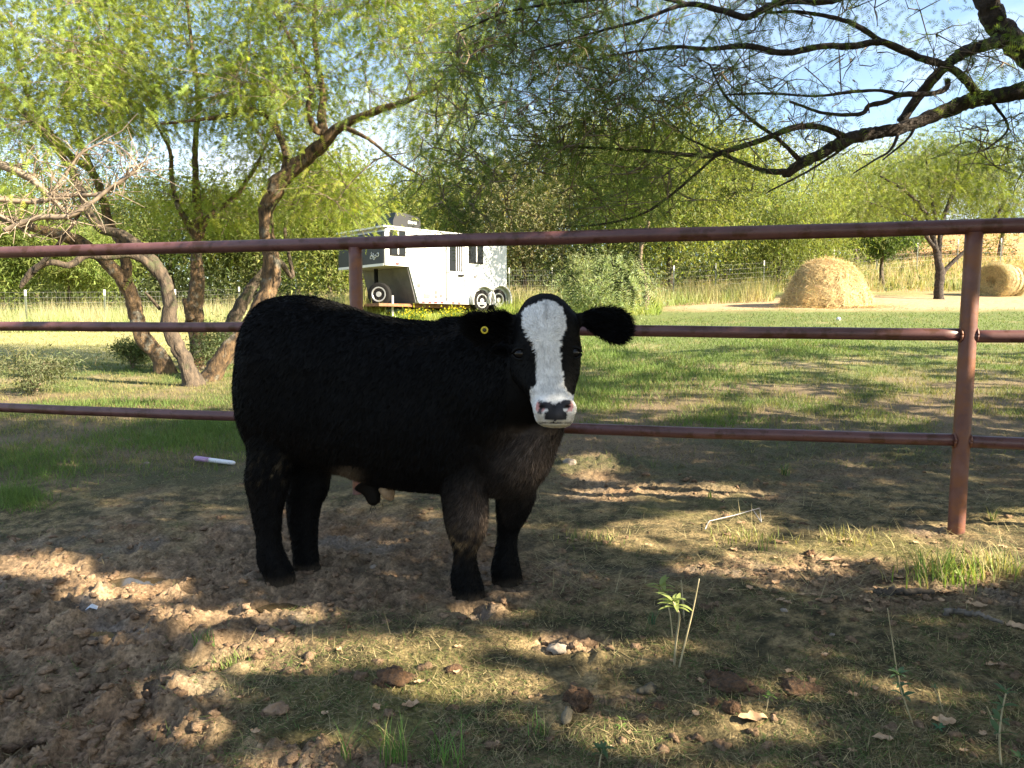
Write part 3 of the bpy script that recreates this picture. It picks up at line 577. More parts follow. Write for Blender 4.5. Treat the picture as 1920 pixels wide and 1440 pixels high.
tc_.pl([(178, 330, 11.4, 7), (140, 240, 11.3, 5), (122, 180, 11.2, 4), (150, 100, 11.2, 3)], .76)
for rows in ([(-30, 372, 8.9, 5), (60, 378, 8.9, 5), (130, 366, 8.9, 4), (190, 363, 8.9, 4), (235, 335, 8.9, 3), (262, 308, 8.9, 2)], [(8, 432, 8.8, 5), (70, 408, 8.8, 5), (125, 406, 8.8, 5), (165, 385, 8.8, 4), (210, 350, 8.8, 3), (262, 318, 8.8, 2)],
             [(-20, 300, 9.0, 8), (50, 330, 9.0, 7), (90, 365, 8.95, 6), (118, 392, 8.9, 4), (140, 420, 8.9, 3)], [(-20, 395, 8.9, 3), (20, 415, 8.9, 3), (60, 445, 8.9, 2)], [(90, 375, 8.9, 3), (120, 330, 8.9, 2.5), (150, 290, 8.9, 2), (200, 262, 8.9, 1.5)]):
    tc_.pl(rows, own='dead_limb', sides=8, rough=.12)
dn = np.concatenate([mb.v[0][::8] for _, mb in tc_.limbs]); mb = MB()
for k in range(150):                          # bare dead twigs, some of them forked
    a = dn[g0.integers(len(dn))]; q = a + unit(g0.normal(0, 1, 3) * [1, .5, .8] + [.5, 0, .15]) * g0.uniform(.15, .55); md_ = (a + q) / 2 + g0.normal(0, .05, 3); mb.tube(np.stack([a, md_, q]), [.0075, .006, .003], 4, cap=False)
    if k % 2: mb.tube(np.stack([md_, md_ + g0.normal(0, .09, 3), md_ + g0.normal(0, .16, 3)]), [.005, .004, .002], 4, cap=False)
tag(mb.build('dead_twigs', M['dead'], tc_.root), kind='stuff')
te = Tree('mesquite_tree', [*P(376, 655, 11.6)[:2], gz(372, 11.6)], 'upright mesquite with split sunlit bark that forks three ways above the top rail', 'mesquite stems in the left clump', 'bark_warm', 34)
te.limb([base_rows(378, 11.6, 30, -.2)] + [[*P(a, b, d), r * .74 / F * d] for a, b, d, r in [(374, 655, 11.6, 25), (366, 610, 11.6, 22), (362, 575, 11.6, 20), (371, 535, 11.6, 19), (369, 490, 11.6, 15), (371, 455, 11.6, 13), (370, 435, 11.6, 13), (371, 400, 11.6, 10), (368, 340, 11.6, 8), (366, 270, 11.7, 7), (372, 190, 11.8, 6), (360, 90, 11.9, 4), (350, 0, 12, 3)]], 16, 80, .3)
te.pl([(369, 448, 11.6, 9), (350, 415, 11.6, 8), (330, 375, 11.5, 6), (322, 330, 11.5, 5), (318, 280, 11.4, 4), (290, 230, 11.4, 3)], .76)
te.pl([(374, 445, 11.6, 9), (384, 415, 11.6, 8), (415, 388, 11.7, 7), (445, 365, 11.7, 6), (462, 340, 11.8, 5), (478, 315, 11.8, 4), (500, 270, 11.9, 2)], .76)
te.pl([(360, 600, 11.5, 14), (345, 560, 11.5, 5)], .76)
td = Tree('mesquite_tree', [*P(424, 655, 12.2)[:2], gz(424, 12.2)], 'pale mesquite stem leaning right between the forked stem and the calf rump', 'mesquite stems in the left clump', 'bark', 35)
td.limb([base_rows(418, 12.2, 24, -.2)] + [[*P(a, b, d), r * .74 / F * d] for a, b, d, r in [(424, 650, 12.2, 20), (440, 600, 12.2, 18), (462, 555, 12.2, 15), (485, 522, 12.3, 12), (520, 490, 12.4, 8), (548, 520, 12.5, 5), (540, 470, 12.5, 5), (535, 420, 12.5, 4), (560, 360, 12.6, 3), (600, 280, 12.7, 2)]], 14, 60, .25)
# crowns: attractors by region (px box, depth range, count, owner)
def boxpts(g, n, x0, x1, y0, y1, d0, d1): return P(g.uniform(x0, x1, n), g.uniform(y0, y1, n), g.uniform(d0, d1, n))
def gap(p, holes):
    a, b, _ = proj(p); k = np.ones(len(p), bool)
    for (cx, cy, rx, ry) in holes: k &= ((a - cx) / rx) ** 2 + ((b - cy) / ry) ** 2 > 1
    return p[k]
STEM = [(500, 430, 75, 60), (520, 360, 80, 60), (570, 300, 85, 60), (620, 250, 80, 55), (690, 215, 75, 45), (755, 190, 60, 40), (370, 400, 60, 70), (440, 360, 50, 40), (330, 350, 45, 50), (120, 290, 60, 50), (250, 400, 120, 60), (600, 190, 30, 50), (520, 250, 40, 50)]
HOL = [(765, 415, 70, 30), (690, 455, 80, 60), (60, 18, 70, 42), (30, 130, 40, 40), (250, 285, 70, 34), (430, 300, 60, 40), (340, 240, 40, 22), (690, 290, 55, 60), (455, 345, 30, 30), (180, 30, 30, 25), (640, 110, 22, 18), (560, 40, 18, 14)]
crown_sets = {ta: [(130, 440, 880, -160, 200, 8.8, 11.5), (34, 560, 860, 180, 300, 8.8, 10.5), (22, 540, 660, 300, 410, 9.2, 11.5), (26, 400, 620, 130, 330, 10, 12)],
              tb: [(90, -160, 220, -150, 330, 8.8, 11)], tc_: [(100, -120, 330, -150, 260, 10, 12.5)],
              te: [(100, 180, 560, -150, 220, 10.4, 13), (24, 260, 520, 310, 430, 11, 12.5)], td: [(34, 440, 700, 150, 420, 11.6, 13.5)]}
for t_, L_ in crown_sets.items():
    A = gap(np.concatenate([boxpts(g0, *q) for q in L_]), HOL); fr_ = A[:, 1] < 10.7; A = np.concatenate([A[~fr_], gap(A[fr_], STEM)]); t_.grow(A, .005, .014)
    cv = g0.uniform(.75, 1.3, (len(A), 1)) * np.array([[1, 1, 1]]) ; cv = cv * lerp(np.ones((len(A), 3)), np.array([[1.35, 1.1, .8]]), g0.random((len(A), 1)) ** 2)
    t_.spray(A, 66, .34, .14, 9, .038, .0115, LEAFC, 6, .55, .25, .25, cv); t_.done()

# --- the big mesquite whose limbs come in from the right, trunk out of frame
tr = Tree('mesquite_tree', [4.9, 5.2, 0], 'big overhanging mesquite whose dark crooked limbs reach in from the upper right', None, 'bark_dark', 41)
S = 5.0
tr.limb([[4.75, 5.35, -.15, .30], [4.7, 5.3, .5, .24], [4.55, 5.2, 1.2, .21], [4.35, 5.15, 1.9, .19], [4.1, 5.1, 2.4, .17]] + [[*P(a, b, d), r * .78 / F * d] for a, b, d, r in [(2030, 125, 5.05, 34), (1960, 120, 5, 30), (1905, 85, 5, 26), (1870, 45, 5, 23), (1845, -10, 5, 22), (1830, -90, 5, 20), (1790, -200, 4.9, 17), (1760, -330, 4.8, 13), (1700, -480, 4.7, 8)]], 16, 110, .28, 14)
tr.limb([[4.4, 5.15, 1.7, .15], [4.0, 5.05, 2.2, .115]] + [[*P(a, b, d), r * .78 / F * d] for a, b, d, r in [(1990, 160, 5, 24), (1920, 170, 5, 20), (1870, 182, 5, 18), (1820, 188, 5, 16), (1760, 213, 4.95, 15), (1690, 240, 4.9, 15), (1640, 250, 4.9, 14), (1590, 262, 4.85, 14), (1545, 285, 4.8, 13), (1500, 308, 4.8, 12), (1478, 323, 4.8, 10), (1466, 326, 4.8, 6)]], 16, 120, .28, 14)
for rows in ([(1915, 88, 5, 14), (1885, 74, 5, 16), (1850, 85, 4.95, 16), (1812, 97, 4.9, 15), (1780, 117, 4.9, 14), (1750, 147, 4.9, 13), (1715, 190, 4.92, 12), (1690, 228, 4.93, 11)],
             [(1835, 178, 4.95, 10), (1790, 132, 4.85, 9), (1720, 107, 4.75, 8.5), (1655, 79, 4.65, 8), (1600, 86, 4.6, 8), (1540, 87, 4.6, 7.5), (1470, 99, 4.5, 7.5), (1400, 86, 4.5, 6.5), (1330, 92, 4.5, 5), (1260, 88, 4.5, 4), (1170, 100, 4.5, 2.5)],
             [(1655, 79, 4.65, 6), (1600, 45, 4.6, 6), (1550, 30, 4.6, 5), (1490, 22, 4.6, 4), (1440, 24, 4.6, 3)],
             [(1778, 150, 4.9, 6), (1772, 168, 4.85, 6), (1740, 176, 4.8, 6), (1690, 178, 4.8, 6), (1662, 190, 4.75, 6), (1630, 198, 4.7, 6), (1612, 214, 4.7, 5), (1545, 212, 4.6, 4), (1480, 190, 4.6, 3)],
             [(1690, 178, 4.8, 5), (1650, 170, 4.7, 4), (1600, 172, 4.7, 4), (1530, 180, 4.6, 3), (1440, 175, 4.6, 3), (1360, 178, 4.5, 2)],
             [(1590, 262, 4.85, 10), (1545, 240, 4.8, 8), (1490, 239, 4.75, 8), (1430, 262, 4.7, 7), (1370, 281, 4.65, 7), (1330, 293, 4.6, 6), (1290, 290, 4.6, 5), (1200, 282, 4.6, 4), (1100, 276, 4.6, 3), (1000, 274, 4.6, 2)],
             [(1474, 322, 4.8, 8), (1430, 319, 4.75, 6), (1385, 302, 4.7, 5), (1340, 283, 4.65, 3), (1280, 255, 4.6, 2)],
             [(1500, 300, 4.8, 6), (1460, 262, 4.75, 5), (1410, 225, 4.7, 4), (1360, 180, 4.6, 3), (1330, 120, 4.6, 2)],
             [(1800, -110, 5, 12), (1680, -60, 4.8, 10), (1570, -2, 4.6, 9), (1480, 2, 4.55, 8.5), (1440, 12, 4.5, 8), (1400, 32, 4.5, 8), (1360, 22, 4.5, 7), (1290, 8, 4.5, 6), (1200, 38, 4.4, 4), (1120, 60, 4.4, 3), (1000, 95, 4.3, 2)],
             [(1290, 8, 4.5, 5), (1200, -10, 4.45, 5), (1100, 0, 4.4, 4), (960, 20, 4.3, 3), (860, 60, 4.3, 2)],
             [(1350, 285, 4.7, 4), (1300, 330, 4.65, 3.5), (1250, 372, 4.6, 3.5), (1200, 403, 4.6, 3), (1130, 420, 4.6, 2.5), (1060, 425, 4.6, 1.5)],
             [(1690, 238, 4.9, 5), (1670, 280, 4.85, 3), (1640, 300, 4.8, 2.5), (1600, 325, 4.8, 1.5)], [(1720, 230, 4.9, 4), (1700, 262, 4.9, 3), (1655, 300, 4.85, 2)],
             [(1600, 265, 4.85, 4), (1520, 318, 4.8, 3), (1440, 360, 4.7, 2)], [(1860, 190, 5, 4), (1890, 240, 4.9, 3), (1850, 280, 4.8, 2)]):
    tr.pl(rows, .72, sides=10, rough=.24, fr=20)
fill = [(80, 860, 1120, -120, 140, 4.2, 5.2), (80, 850, 1180, 60, 330, 4.2, 5.2), (40, 1060, 1330, -80, 260, 4.2, 5.2), (26, 1180, 1420, 90, 300, 4.3, 5), (16, 1330, 1560, -60, 60, 4.3, 5), (10, 1330, 1560, 120, 300, 4.4, 5), (16, 760, 960, 120, 420, 4.6, 5.6), (26, 960, 1320, 270, 410, 4.4, 5.2), (12, 1780, 1990, 210, 330, 4.6, 5.2), (6, 1560, 1780, -40, 30, 4.6, 5), (10, 1750, 1960, 40, 150, 4.6, 5), (14, 830, 1010, 300, 400, 4.6, 5.4)]
A = np.concatenate([boxpts(g0, *q) for q in fill]); A = gap(A, [(1480, 55, 60, 30), (1680, 60, 60, 50), (1560, 150, 60, 40), (745, 60, 30, 60)])
tr.grow(A, .0028, .008, 5, .12, .1)
bare = np.concatenate([boxpts(g0, *q) for q in [(210, 1180, 1620, 60, 320, 4.5, 4.9), (30, 1560, 1800, 60, 230, 4.6, 5), (50, 850, 1250, 40, 300, 4.3, 5)]]); tr.nodes = list(tr.NA); tr.rad = list(tr.RA); tr.grow(bare, .002, .006, 4, .1, .05)
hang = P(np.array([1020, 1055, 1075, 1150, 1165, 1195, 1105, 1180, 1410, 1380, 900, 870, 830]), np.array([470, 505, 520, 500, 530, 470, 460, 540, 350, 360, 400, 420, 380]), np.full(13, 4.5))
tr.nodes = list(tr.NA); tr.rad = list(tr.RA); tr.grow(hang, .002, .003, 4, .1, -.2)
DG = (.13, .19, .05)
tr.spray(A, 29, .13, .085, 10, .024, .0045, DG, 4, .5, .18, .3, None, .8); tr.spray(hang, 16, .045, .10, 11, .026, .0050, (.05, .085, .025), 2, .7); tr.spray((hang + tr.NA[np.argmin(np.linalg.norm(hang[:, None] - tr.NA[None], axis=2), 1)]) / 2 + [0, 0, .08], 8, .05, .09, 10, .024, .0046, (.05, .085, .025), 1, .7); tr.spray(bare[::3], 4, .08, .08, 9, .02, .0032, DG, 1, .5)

# --- out-of-frame canopy added at right to shade the pen, gaps cut for sun patches
LIT = [(70, 1062, 90, 16), (230, 1105, 105, 26), (440, 1150, 150, 14), (700, 1088, 42, 7), (520, 1235, 150, 32), (740, 1225, 130, 26), (860, 1290, 170, 26), (1020, 1210, 100, 18), (1190, 1218, 90, 10), (330, 1290, 70, 18), (160, 1345, 80, 16), (330, 1380, 80, 14), (430, 1440, 160, 18),
       (1270, 1005, 150, 26), (1420, 1060, 150, 18), (1600, 1030, 140, 24), (1800, 1040, 130, 50), (1900, 1010, 70, 40), (1230, 934, 190, 9), (1080, 885, 45, 18), (1400, 1360, 90, 30), (1180, 1380, 130, 22), (60, 985, 70, 7), (1700, 1105, 90, 10), (640, 1400, 90, 10), (900, 1150, 60, 6), (1440, 1100, 60, 8)]
gl = np.random.default_rng(77); nC = 13500
gx = gl.uniform(-4.6, 7.5, nC); gy = gl.uniform(.2, 13, nC); zc = gl.uniform(2.7, 5.0, nC)
fx, fy, _ = proj(np.stack([gx, gy, np.zeros(nC)], -1)); wob = 26 * noise2(gx * 2.2, gy * 2.2, 71); m_lit = ell(fx + wob, fy + wob * .5, LIT, .25)
keep = np.ones(nC, bool)
keep &= gl.random(nC) < np.maximum(sstep(8.6, 6.2, gy + .9 * noise2(gx * .9, gy * .9, 72)) * .97, .34 * sstep(-3.5, -1, gx))
nf = fbm(gx * 1.1, gy * 1.6, 3, 73); keep &= ~((gy > 4.4) & (nf > lerp(.5, -.02, sstep(5.4, 7.6, gy))))
cpos = np.stack([gx, gy, np.zeros(nC)], -1) + SUN[None] * (zc / SUN[2])[:, None]
qx_, qy_, dp_ = proj(cpos); iv = (dp_ > .2) & (qx_ > -300) & (qx_ < 2250) & (qy_ > -320); zc = np.where(iv, gl.uniform(4.6, 7.2, nC), zc); cpos = np.stack([gx, gy, np.zeros(nC)], -1) + SUN[None] * (zc / SUN[2])[:, None]
qx_, qy_, dp_ = proj(cpos); inview = (dp_ > .2) & (qx_ > -300) & (qx_ < 2250) & (qy_ > -320)
cpos = cpos[keep & ~inview]
ctr = np.array([[7.0, -.5, 3.6], [9.5, -1.5, 4.2], [5.2, 1.5, 4.0], [8, 2, 4.4], [11, 0, 4.6], [4.5, -1.2, 4.6]])
h2 = cpos[:, 1] > .4
LIT2 = [(a_, b_, c_ * 1.18, d_ * 1.2 + 4) for a_, b_, c_, d_ in LIT]
def sungaps(T, C):                           # cut canopy leaves away so sunlight lands in the chosen ground patches
    c_ = T.mean(1); g_ = c_ - SUN[None] * (c_[:, 2] / SUN[2])[:, None]; a_, b_, _ = proj(g_); wb = 22 * noise2(g_[:, 0] * 4, g_[:, 1] * 4, 71) + 12 * noise2(g_[:, 0] * 11, g_[:, 1] * 11, 74)
    k = (ell(a_ + wb, b_ + wb * .45, LIT2, .3) < .5) | (g_[:, 1] < 1); return T[k], C[k]
T1, C1 = fronds(cpos[h2], unit(gl.normal(0, 1, (h2.sum(), 3)) * [1, 1, .4]), .42, 9, .11, .055, .4, 9, (.09, .13, .03), .25, .2); T1, C1 = sungaps(T1, C1); tr.T.append(T1); tr.C.append(C1)
tr.limb([[4.3, 5.12, 2.0, .12], [5.0, 4.2, 3.1, .09], [5.8, 3.0, 4.0, .06], [6.6, 1.8, 4.7, .035]]); tr.limb([[4.7, 5.3, 1.2, .12], [6.0, 4.9, 2.6, .10], [7.4, 4.0, 3.8, .07], [8.6, 2.6, 4.8, .03]])
tr.done()
t2 = Tree('mesquite_tree', [8.6, -3.4, 0], 'unseen mesquite added behind the viewer, its crown shaped to shade the pen', None, 'bark_dark', 43)  # out of view, put in only to cast shade over the pen
t2.limb([[8.6, -3.4, -.2, .26], [8.5, -3.3, .8, .2], [8.3, -3.0, 1.9, .17], [8.0, -2.6, 3.0, .13], [7.6, -2.2, 4.2, .08], [7.2, -1.9, 5.4, .03]])
for e_ in ([5.6, -1.0, 4.6], [10.6, -.6, 4.8], [9.0, -.2, 5.0], [6.6, -4.4, 4.9], [11, -3, 5.2]): t2.limb([[8.3, -3.0, 1.9, .11], [*(np.array([8.2, -2.9, 2.0]) * .5 + np.array(e_) * .5 + [0, 0, .4]), .07], [*e_, .02]])
T1, C1 = fronds(cpos[~h2], unit(gl.normal(0, 1, ((~h2).sum(), 3)) * [1, 1, .4]), .42, 9, .11, .055, .4, 10, (.09, .13, .03), .25, .2); T1, C1 = sungaps(T1, C1); t2.T.append(T1); t2.C.append(C1); t2.done()

# --- trees further off
def far_tree(name, px, Y, top, wpx, label, col, n=6000, seed=0, low=None, leafs=.13, bark='bark', clumps=46, group='trees standing beyond the lawn', asp=.4, trunkpx=None, stems=1, droop=.5, sink=.1):
    b = P(px, 600, Y); zg = float(H(b[0], b[1])); zt = P(px, top, Y)[2]; hgt = zt - zg; hw = wpx / 2 / F * Y
    t = Tree(name, [b[0], b[1], zg], label, group, bark, seed); g = t.g
    zl = zg + hgt * .3 if low is None else max(zg + .05, P(px, low, Y)[2]); r0 = trunkpx / 2 / F * Y if trunkpx else .018 * hgt / stems ** .5
    for k in range(stems):
        a = k * 2.4 + seed; sx = 0 if stems == 1 else .09 * hgt
        o = np.array([math.cos(a), math.sin(a) * .6, 0]); bb = np.array([b[0], b[1], zg]); j = g.normal(0, .03 * hgt, 3) * [1, 1, 0]
        t.limb([[*(bb + o * .02 * hgt - [0, 0, sink]), r0 * 1.25], [*(bb + o * sx * .5 + [0, 0, hgt * .12]), r0], [*(bb + o * sx * 1.3 + j + [0, 0, hgt * .34]), r0 * .72], [*(bb + o * sx * 2.4 - j + [0, 0, hgt * .6]), r0 * .4], [*(bb + o * sx * 3 + [0, 0, hgt * .85]), r0 * .12]], 8, 14, .2, 4)
    c0 = np.array([b[0], b[1], (zl + zt) / 2]); hh = (zt - zl) / 2
    dv = unit(g.normal(0, 1, (clumps, 3))) * (g.random((clumps, 1)) ** .38); A = c0 + dv * np.array([hw, hw * .8, hh]) * (1 + .22 * (g.random((clumps, 1)) - .5))
    t.grow(A, .012 * hgt / 5, .014, 3, 1.2, .15)
    n = int(n * 2.5); per = n // clumps; sg = min(hw, hh) * 1.35 / clumps ** (1 / 3); pos = A[:, None] + g.normal(0, 1, (clumps, per, 3)) * sg * np.array([1, 1, .75]) * g.uniform(.6, 1.25, (clumps, 1, 1)); pos = pos.reshape(-1, 3); pos[:, 2] = np.maximum(pos[:, 2], zg + .02)
    cv = np.repeat(g.uniform(.72, 1.3, (clumps, 1)) * lerp(1, np.array([1.2, 1.05, .9]), g.random((clumps, 1))), per, 0)
    T, C = leaves(pos, leafs * 1.18, seed, tuple(q * w_ for q, w_ in zip(col, (1.2, 1.16, 1.5))), .3, asp, droop); t.T.append(T); t.C.append(C * cv); return t.done()
YG = (.15, .19, .048); MG = (.105, .14, .035); DGn = (.09, .115, .045); OG = (.135, .145, .065); LG = (.145, .19, .05)
far_tree('mesquite_tree', 1450, 33, 325, 250, 'low bushy light green mesquite with fanning stems, left of the hay mound', LG, 11000, 61, 545, .14, stems=4, clumps=60, asp=.22, droop=1.2)
tq = Tree('mesquite_tree', [*P(1760, 600, 25.5)[:2], float(H(*P(1760, 600, 25.5)[:2]))], 'mesquite with slim dark forked trunk between the hay mound and the round bale', 'trees standing beyond the lawn', 'bark_dark', 62)
for rows in ([(1760, 572, 25.5, 11), (1760, 560, 25.5, 9), (1760, 540, 25.5, 8), (1763, 510, 25.5, 8), (1757, 480, 25.5, 6), (1748, 440, 25.5, 5), (1735, 400, 25.4, 4), (1700, 360, 25.3, 3), (1650, 330, 25.2, 1.5)], [(1764, 515, 25.5, 6), (1778, 500, 25.5, 4), (1790, 488, 25.5, 4), (1810, 470, 25.5, 3), (1850, 430, 25.5, 3), (1890, 370, 25.5, 2)], [(1760, 490, 25.5, 5), (1762, 450, 25.6, 4.5), (1768, 410, 25.7, 4), (1790, 350, 25.8, 3), (1800, 290, 25.9, 1.5)], [(1757, 470, 25.4, 4), (1738, 445, 25.3, 3.5), (1725, 420, 25.2, 3), (1680, 395, 25.1, 2), (1630, 380, 25.0, 1.2)], [(1764, 440, 25.6, 3), (1750, 390, 25.8, 2.5), (1740, 330, 26, 2), (1735, 280, 26, 1)]): tq.pl(rows, sides=8, rough=.15)
A = np.concatenate([boxpts(g0, 34, 1610, 1900, 290, 400, 24.3, 26.8), boxpts(g0, 18, 1680, 1860, 262, 330, 24.5, 26.5), boxpts(g0, 8, 1600, 1660, 370, 425, 24.5, 26), boxpts(g0, 8, 1840, 1920, 380, 425, 25, 26.5)]); tq.grow(A, .008, .010, 4, .5, .2); tq.spray(A, 62, .42, .2, 6, .07, .022, (.125, .165, .04), 4, .6, .2, .3); tq.done()
far_tree('cedar_tree', 1650, 33, 425, 120, 'small dark green cedar with bare trunk behind the hay mound', (.06, .10, .025), 4000, 63, 480, .10, clumps=30, trunkpx=9)
far_tree('oak_tree', 1255, 30, 225, 250, 'yellow green tree in the middle beyond the shrub, right of the trailer', YG, 12000, 64, 500, .13, clumps=60)
far_tree('slim_tree', 1210, 22.3, 250, 190, 'slender tree with pale straight trunk beside the feathery shrub', MG, 4200, 65, 420, .10, 'twig', 26, trunkpx=11)
far_tree('oak_tree', 1090, 33, 215, 230, 'dark green oak behind the calf head between trailer and yellow tree', (.18, .21, .075), 9000, 66, 470, .13, clumps=60)
far_tree('oak_tree', 985, 31, 300, 210, 'grey olive oak rising behind the right end of the trailer', (.17, .185, .085), 9000, 67, 500, .12, clumps=60)
far_tree('oak_tree', 860, 34, 290, 200, 'olive oak rising behind the middle of the trailer roof', (.14, .16, .06), 10000, 68, 510, .13)
far_tree('oak_tree', 745, 31, 320, 170, 'pale twiggy tree behind the roof air conditioner of the trailer', YG, 6500, 69, 500, .12)
far_tree('oak_tree', 620, 27, 300, 170, 'bright yellow green tree left of the trailer nose', YG, 8000, 70, 545, .12)
far_tree('oak_tree', 480, 34, 350, 220, 'rounded green tree behind the wire fence, right of the forked mesquite', MG, 10000, 71, 520, .13)
far_tree('oak_tree', 330, 36, 330, 240, 'broad green tree behind the wire fence, seen through the left clump', MG, 10000, 72, 530, .13)
far_tree('oak_tree', 190, 38, 345, 220, 'dull green tree behind the wire fence at far left', DGn, 9000, 73, 520, .13)
far_tree('cedar_tree', 130, 27, 425, 260, 'bright yellow green cedar with layered boughs behind the wire fence at left', (.13, .18, .04), 9000, 74, 545, .14, asp=.25)
far_tree('cedar_tree', 10, 26, 330, 170, 'bright green cedar at the left edge of the picture', (.12, .17, .04), 8000, 75, 555, .14, asp=.25)
far_tree('mesquite_tree', 1600, 46, 285, 220, 'pale mesquite behind the small cedar', LG, 9000, 76, 430, .16, asp=.25)
far_tree('mesquite_tree', 1870, 47, 262, 260, 'olive mesquite on the rise above the round bale', MG, 10000, 77, 430, .16, asp=.25)
far_tree('mesquite_tree', 1715, 52, 262, 240, 'tall pale mesquite farthest back, between the two right-hand mesquites', LG, 10000, 78, 430, .17, asp=.25)
far_tree('oak_tree', 1360, 44, 255, 240, 'yellowish tree far back above the low bushy mesquite', YG, 9000, 79, 470, .16)
far_tree('oak_tree', 1530, 40, 330, 150, 'bright green mesquite sapling between bushy mesquite and cedar', YG, 6000, 83, 500, .14, asp=.25)
far_tree('oak_tree', 1160, 50, 250, 260, 'shadowed oak farthest back behind the slim pale trunk', MG, 7000, 80, 480, .17)
far_tree('oak_tree', 560, 48, 330, 240, 'hazy green tree far back between clump and trailer', MG, 7000, 81, 500, .17)
far_tree('oak_tree', 70, 52, 330, 300, 'hazy green tree far back behind the cedars', MG, 7000, 82, 500, .17)
far_tree('shrub', 1125, 19.5, 483, 175, 'feathery pale green shrub beyond the fence, behind the calf ear', (.22, .28, .13), 9000, 84, 585, .07, 'twig', 44, None, .22, 4, 4, .8)
far_tree('shrub', 245, 11.8, 640, 60, 'small dark green bush at the foot of the leftmost leaning mesquite', (.11, .15, .06), 1700, 85, 680, .035, 'twig', 18, None, .4, 3, 3)
far_tree('shrub', 405, 11.6, 620, 70, 'small dark green bush between two mesquite stems left of the calf', (.11, .15, .06), 1700, 86, 690, .035, 'twig', 18, None, .4, 3, 3)
far_tree('shrub', 60, 9.0, 665, 150, 'grey green weedy bush past the rails at the left edge', (.11, .135, .06), 1300, 87, 725, .045, 'twig', 22, None, .25, 3, 7)
# undergrowth that reads as one mass behind the far fences
gu = np.random.default_rng(5); nu = 40000; up_ = gu.uniform(-250, 1900, nu); yd = gu.uniform(31, 62, nu); pu = P(up_, 600, yd); pu[:, 2] = H(pu[:, 0], pu[:, 1]) + gu.random(nu) ** 1.3 * (1.2 + 2.2 * np.clip(fbm(pu[:, 0] * .3, pu[:, 1] * .3, 3, 9) + .4, 0, 1)) * (pu[:, 0] / pu[:, 1] < .4)
nw = 42000; wp_ = P(gu.uniform(-350, 1750, nw), 600, gu.uniform(58, 78, nw)); wp_[:, 2] = H(wp_[:, 0], wp_[:, 1]) + gu.random(nw) * (5.0 + 3.5 * fbm(wp_[:, 0] * .12, wp_[:, 1] * .12, 3, 19))
Tw, Cw = leaves(wp_, .5, 16, (.085, .11, .04), .4, .45); tag(link('far_wood', tri_mesh('far_wood', Tw, Cw), M['leaf']), 'distant wood closing the view behind all the trees', 'wood', kind='stuff')
T, C = leaves(pu, .26, 6, (.085, .105, .04), .4, .4); tag(link('undergrowth', tri_mesh('undergrowth', T, C), M['leaf']), 'tangled dark undergrowth along the foot of the far trees', 'undergrowth', kind='stuff')
# ------------------------------------------------------------------ gooseneck horse trailer
wht = noisy('trailer_white', (.56, .57, .56), (.62, .63, .62), 3, .35, 0); dkp = noisy('trailer_dark_front', (.012, .014, .016), (.022, .024, .027), 3, .35, 0, spec=.25)
gls = plain('trailer_glass', (.008, .010, .012), .2, 0, .2); gry = noisy('trailer_grey', (.07, .07, .073), (.11, .11, .11), 4, .5, 0); blk = plain('rubber_black', (.009, .009, .009), .8, 0, .2); rim_m = plain('wheel_silver', (.5, .5, .5), .35, .6); red = plain('marker_red', (.5, .02, .02), .3); alu = plain('aluminium', (.55, .55, .56), .35, .5); rstb = noisy('rusty_frame', (.14, .06, .03), (.25, .12, .06), 8, .8, .2)
SD = np.array([.72, .69, 0]); SD /= np.linalg.norm(SD); FN = np.array([-SD[1], SD[0], 0])   # along the side to the rear; across to the far side
TC = P(722, 497, 20.5); TC[2] = 0; NS = -FN
zg_ = float(H(*(TC + SD * 2.6)[:2]))
trl = thing('horse_trailer', [*(TC + SD * 2.2 + FN * 1.2)[:2], zg_], 'white gooseneck horse trailer with dark nose parked at the far edge of the lawn', 'trailer')
def side(px, py):                           # hit the trailer's near side plane -> distance along the side, height
    r = ray(px, py); t = (TC - EYE).dot(NS) / r.dot(NS); q = EYE + r * t; return (q - TC).dot(SD), q[2]
W = 2.4; L_ = 4.56
z0 = side(740, 569)[1]; z0 = 1.66; zn = side(725, 497)[1]; ztp = side(722, 425)[1]; s1 = side(767, 500)[0]; s2 = side(785, 569)[0]
prof = [(0, zn), (s1, zn), (s2, z0), (L_, z0), (L_, ztp - .1), (L_ - .1, ztp), (.12, ztp), (0, ztp - .1)]
def slab(prof, f0, f1, m, nm, par=None):
    mb = MB(); n = len(prof); v = [TC + SD * s + FN * f0 + UP * z for s, z in prof] + [TC + SD * s + FN * f1 + UP * z for s, z in prof]
    mb.add(v, [list(range(n))[::-1], list(range(n, 2 * n))] + [[i, (i + 1) % n, n + (i + 1) % n, n + i] for i in range(n)]); return mb.build(nm, m, par or trl, False)
def tbox(s0, s1, f0, f1, z0, z1, m, nm, par=None): return slab([(s0, z0), (s1, z0), (s1, z1), (s0, z1)], f0, f1, m, nm, par)
bodyt = slab(prof, 0, W, wht, 'body')
tbox(-.03, -.002, .04, W - .04, zn + .04, ztp - .12, dkp, 'front_panel')
tbox(-.05, L_ + .03, -.03, W + .03, ztp - .005, ztp + .04, wht, 'roof')
tbox(.0, L_, -.022, -.002, ztp - .13, ztp - .06, alu, 'roof_rail'); tbox(s2, L_, -.02, -.002, z0, z0 + .07, alu, 'skirt')
tbox(-.036, -.03, .03, W - .03, zn - .02, zn + .05, wht, 'nose_trim')
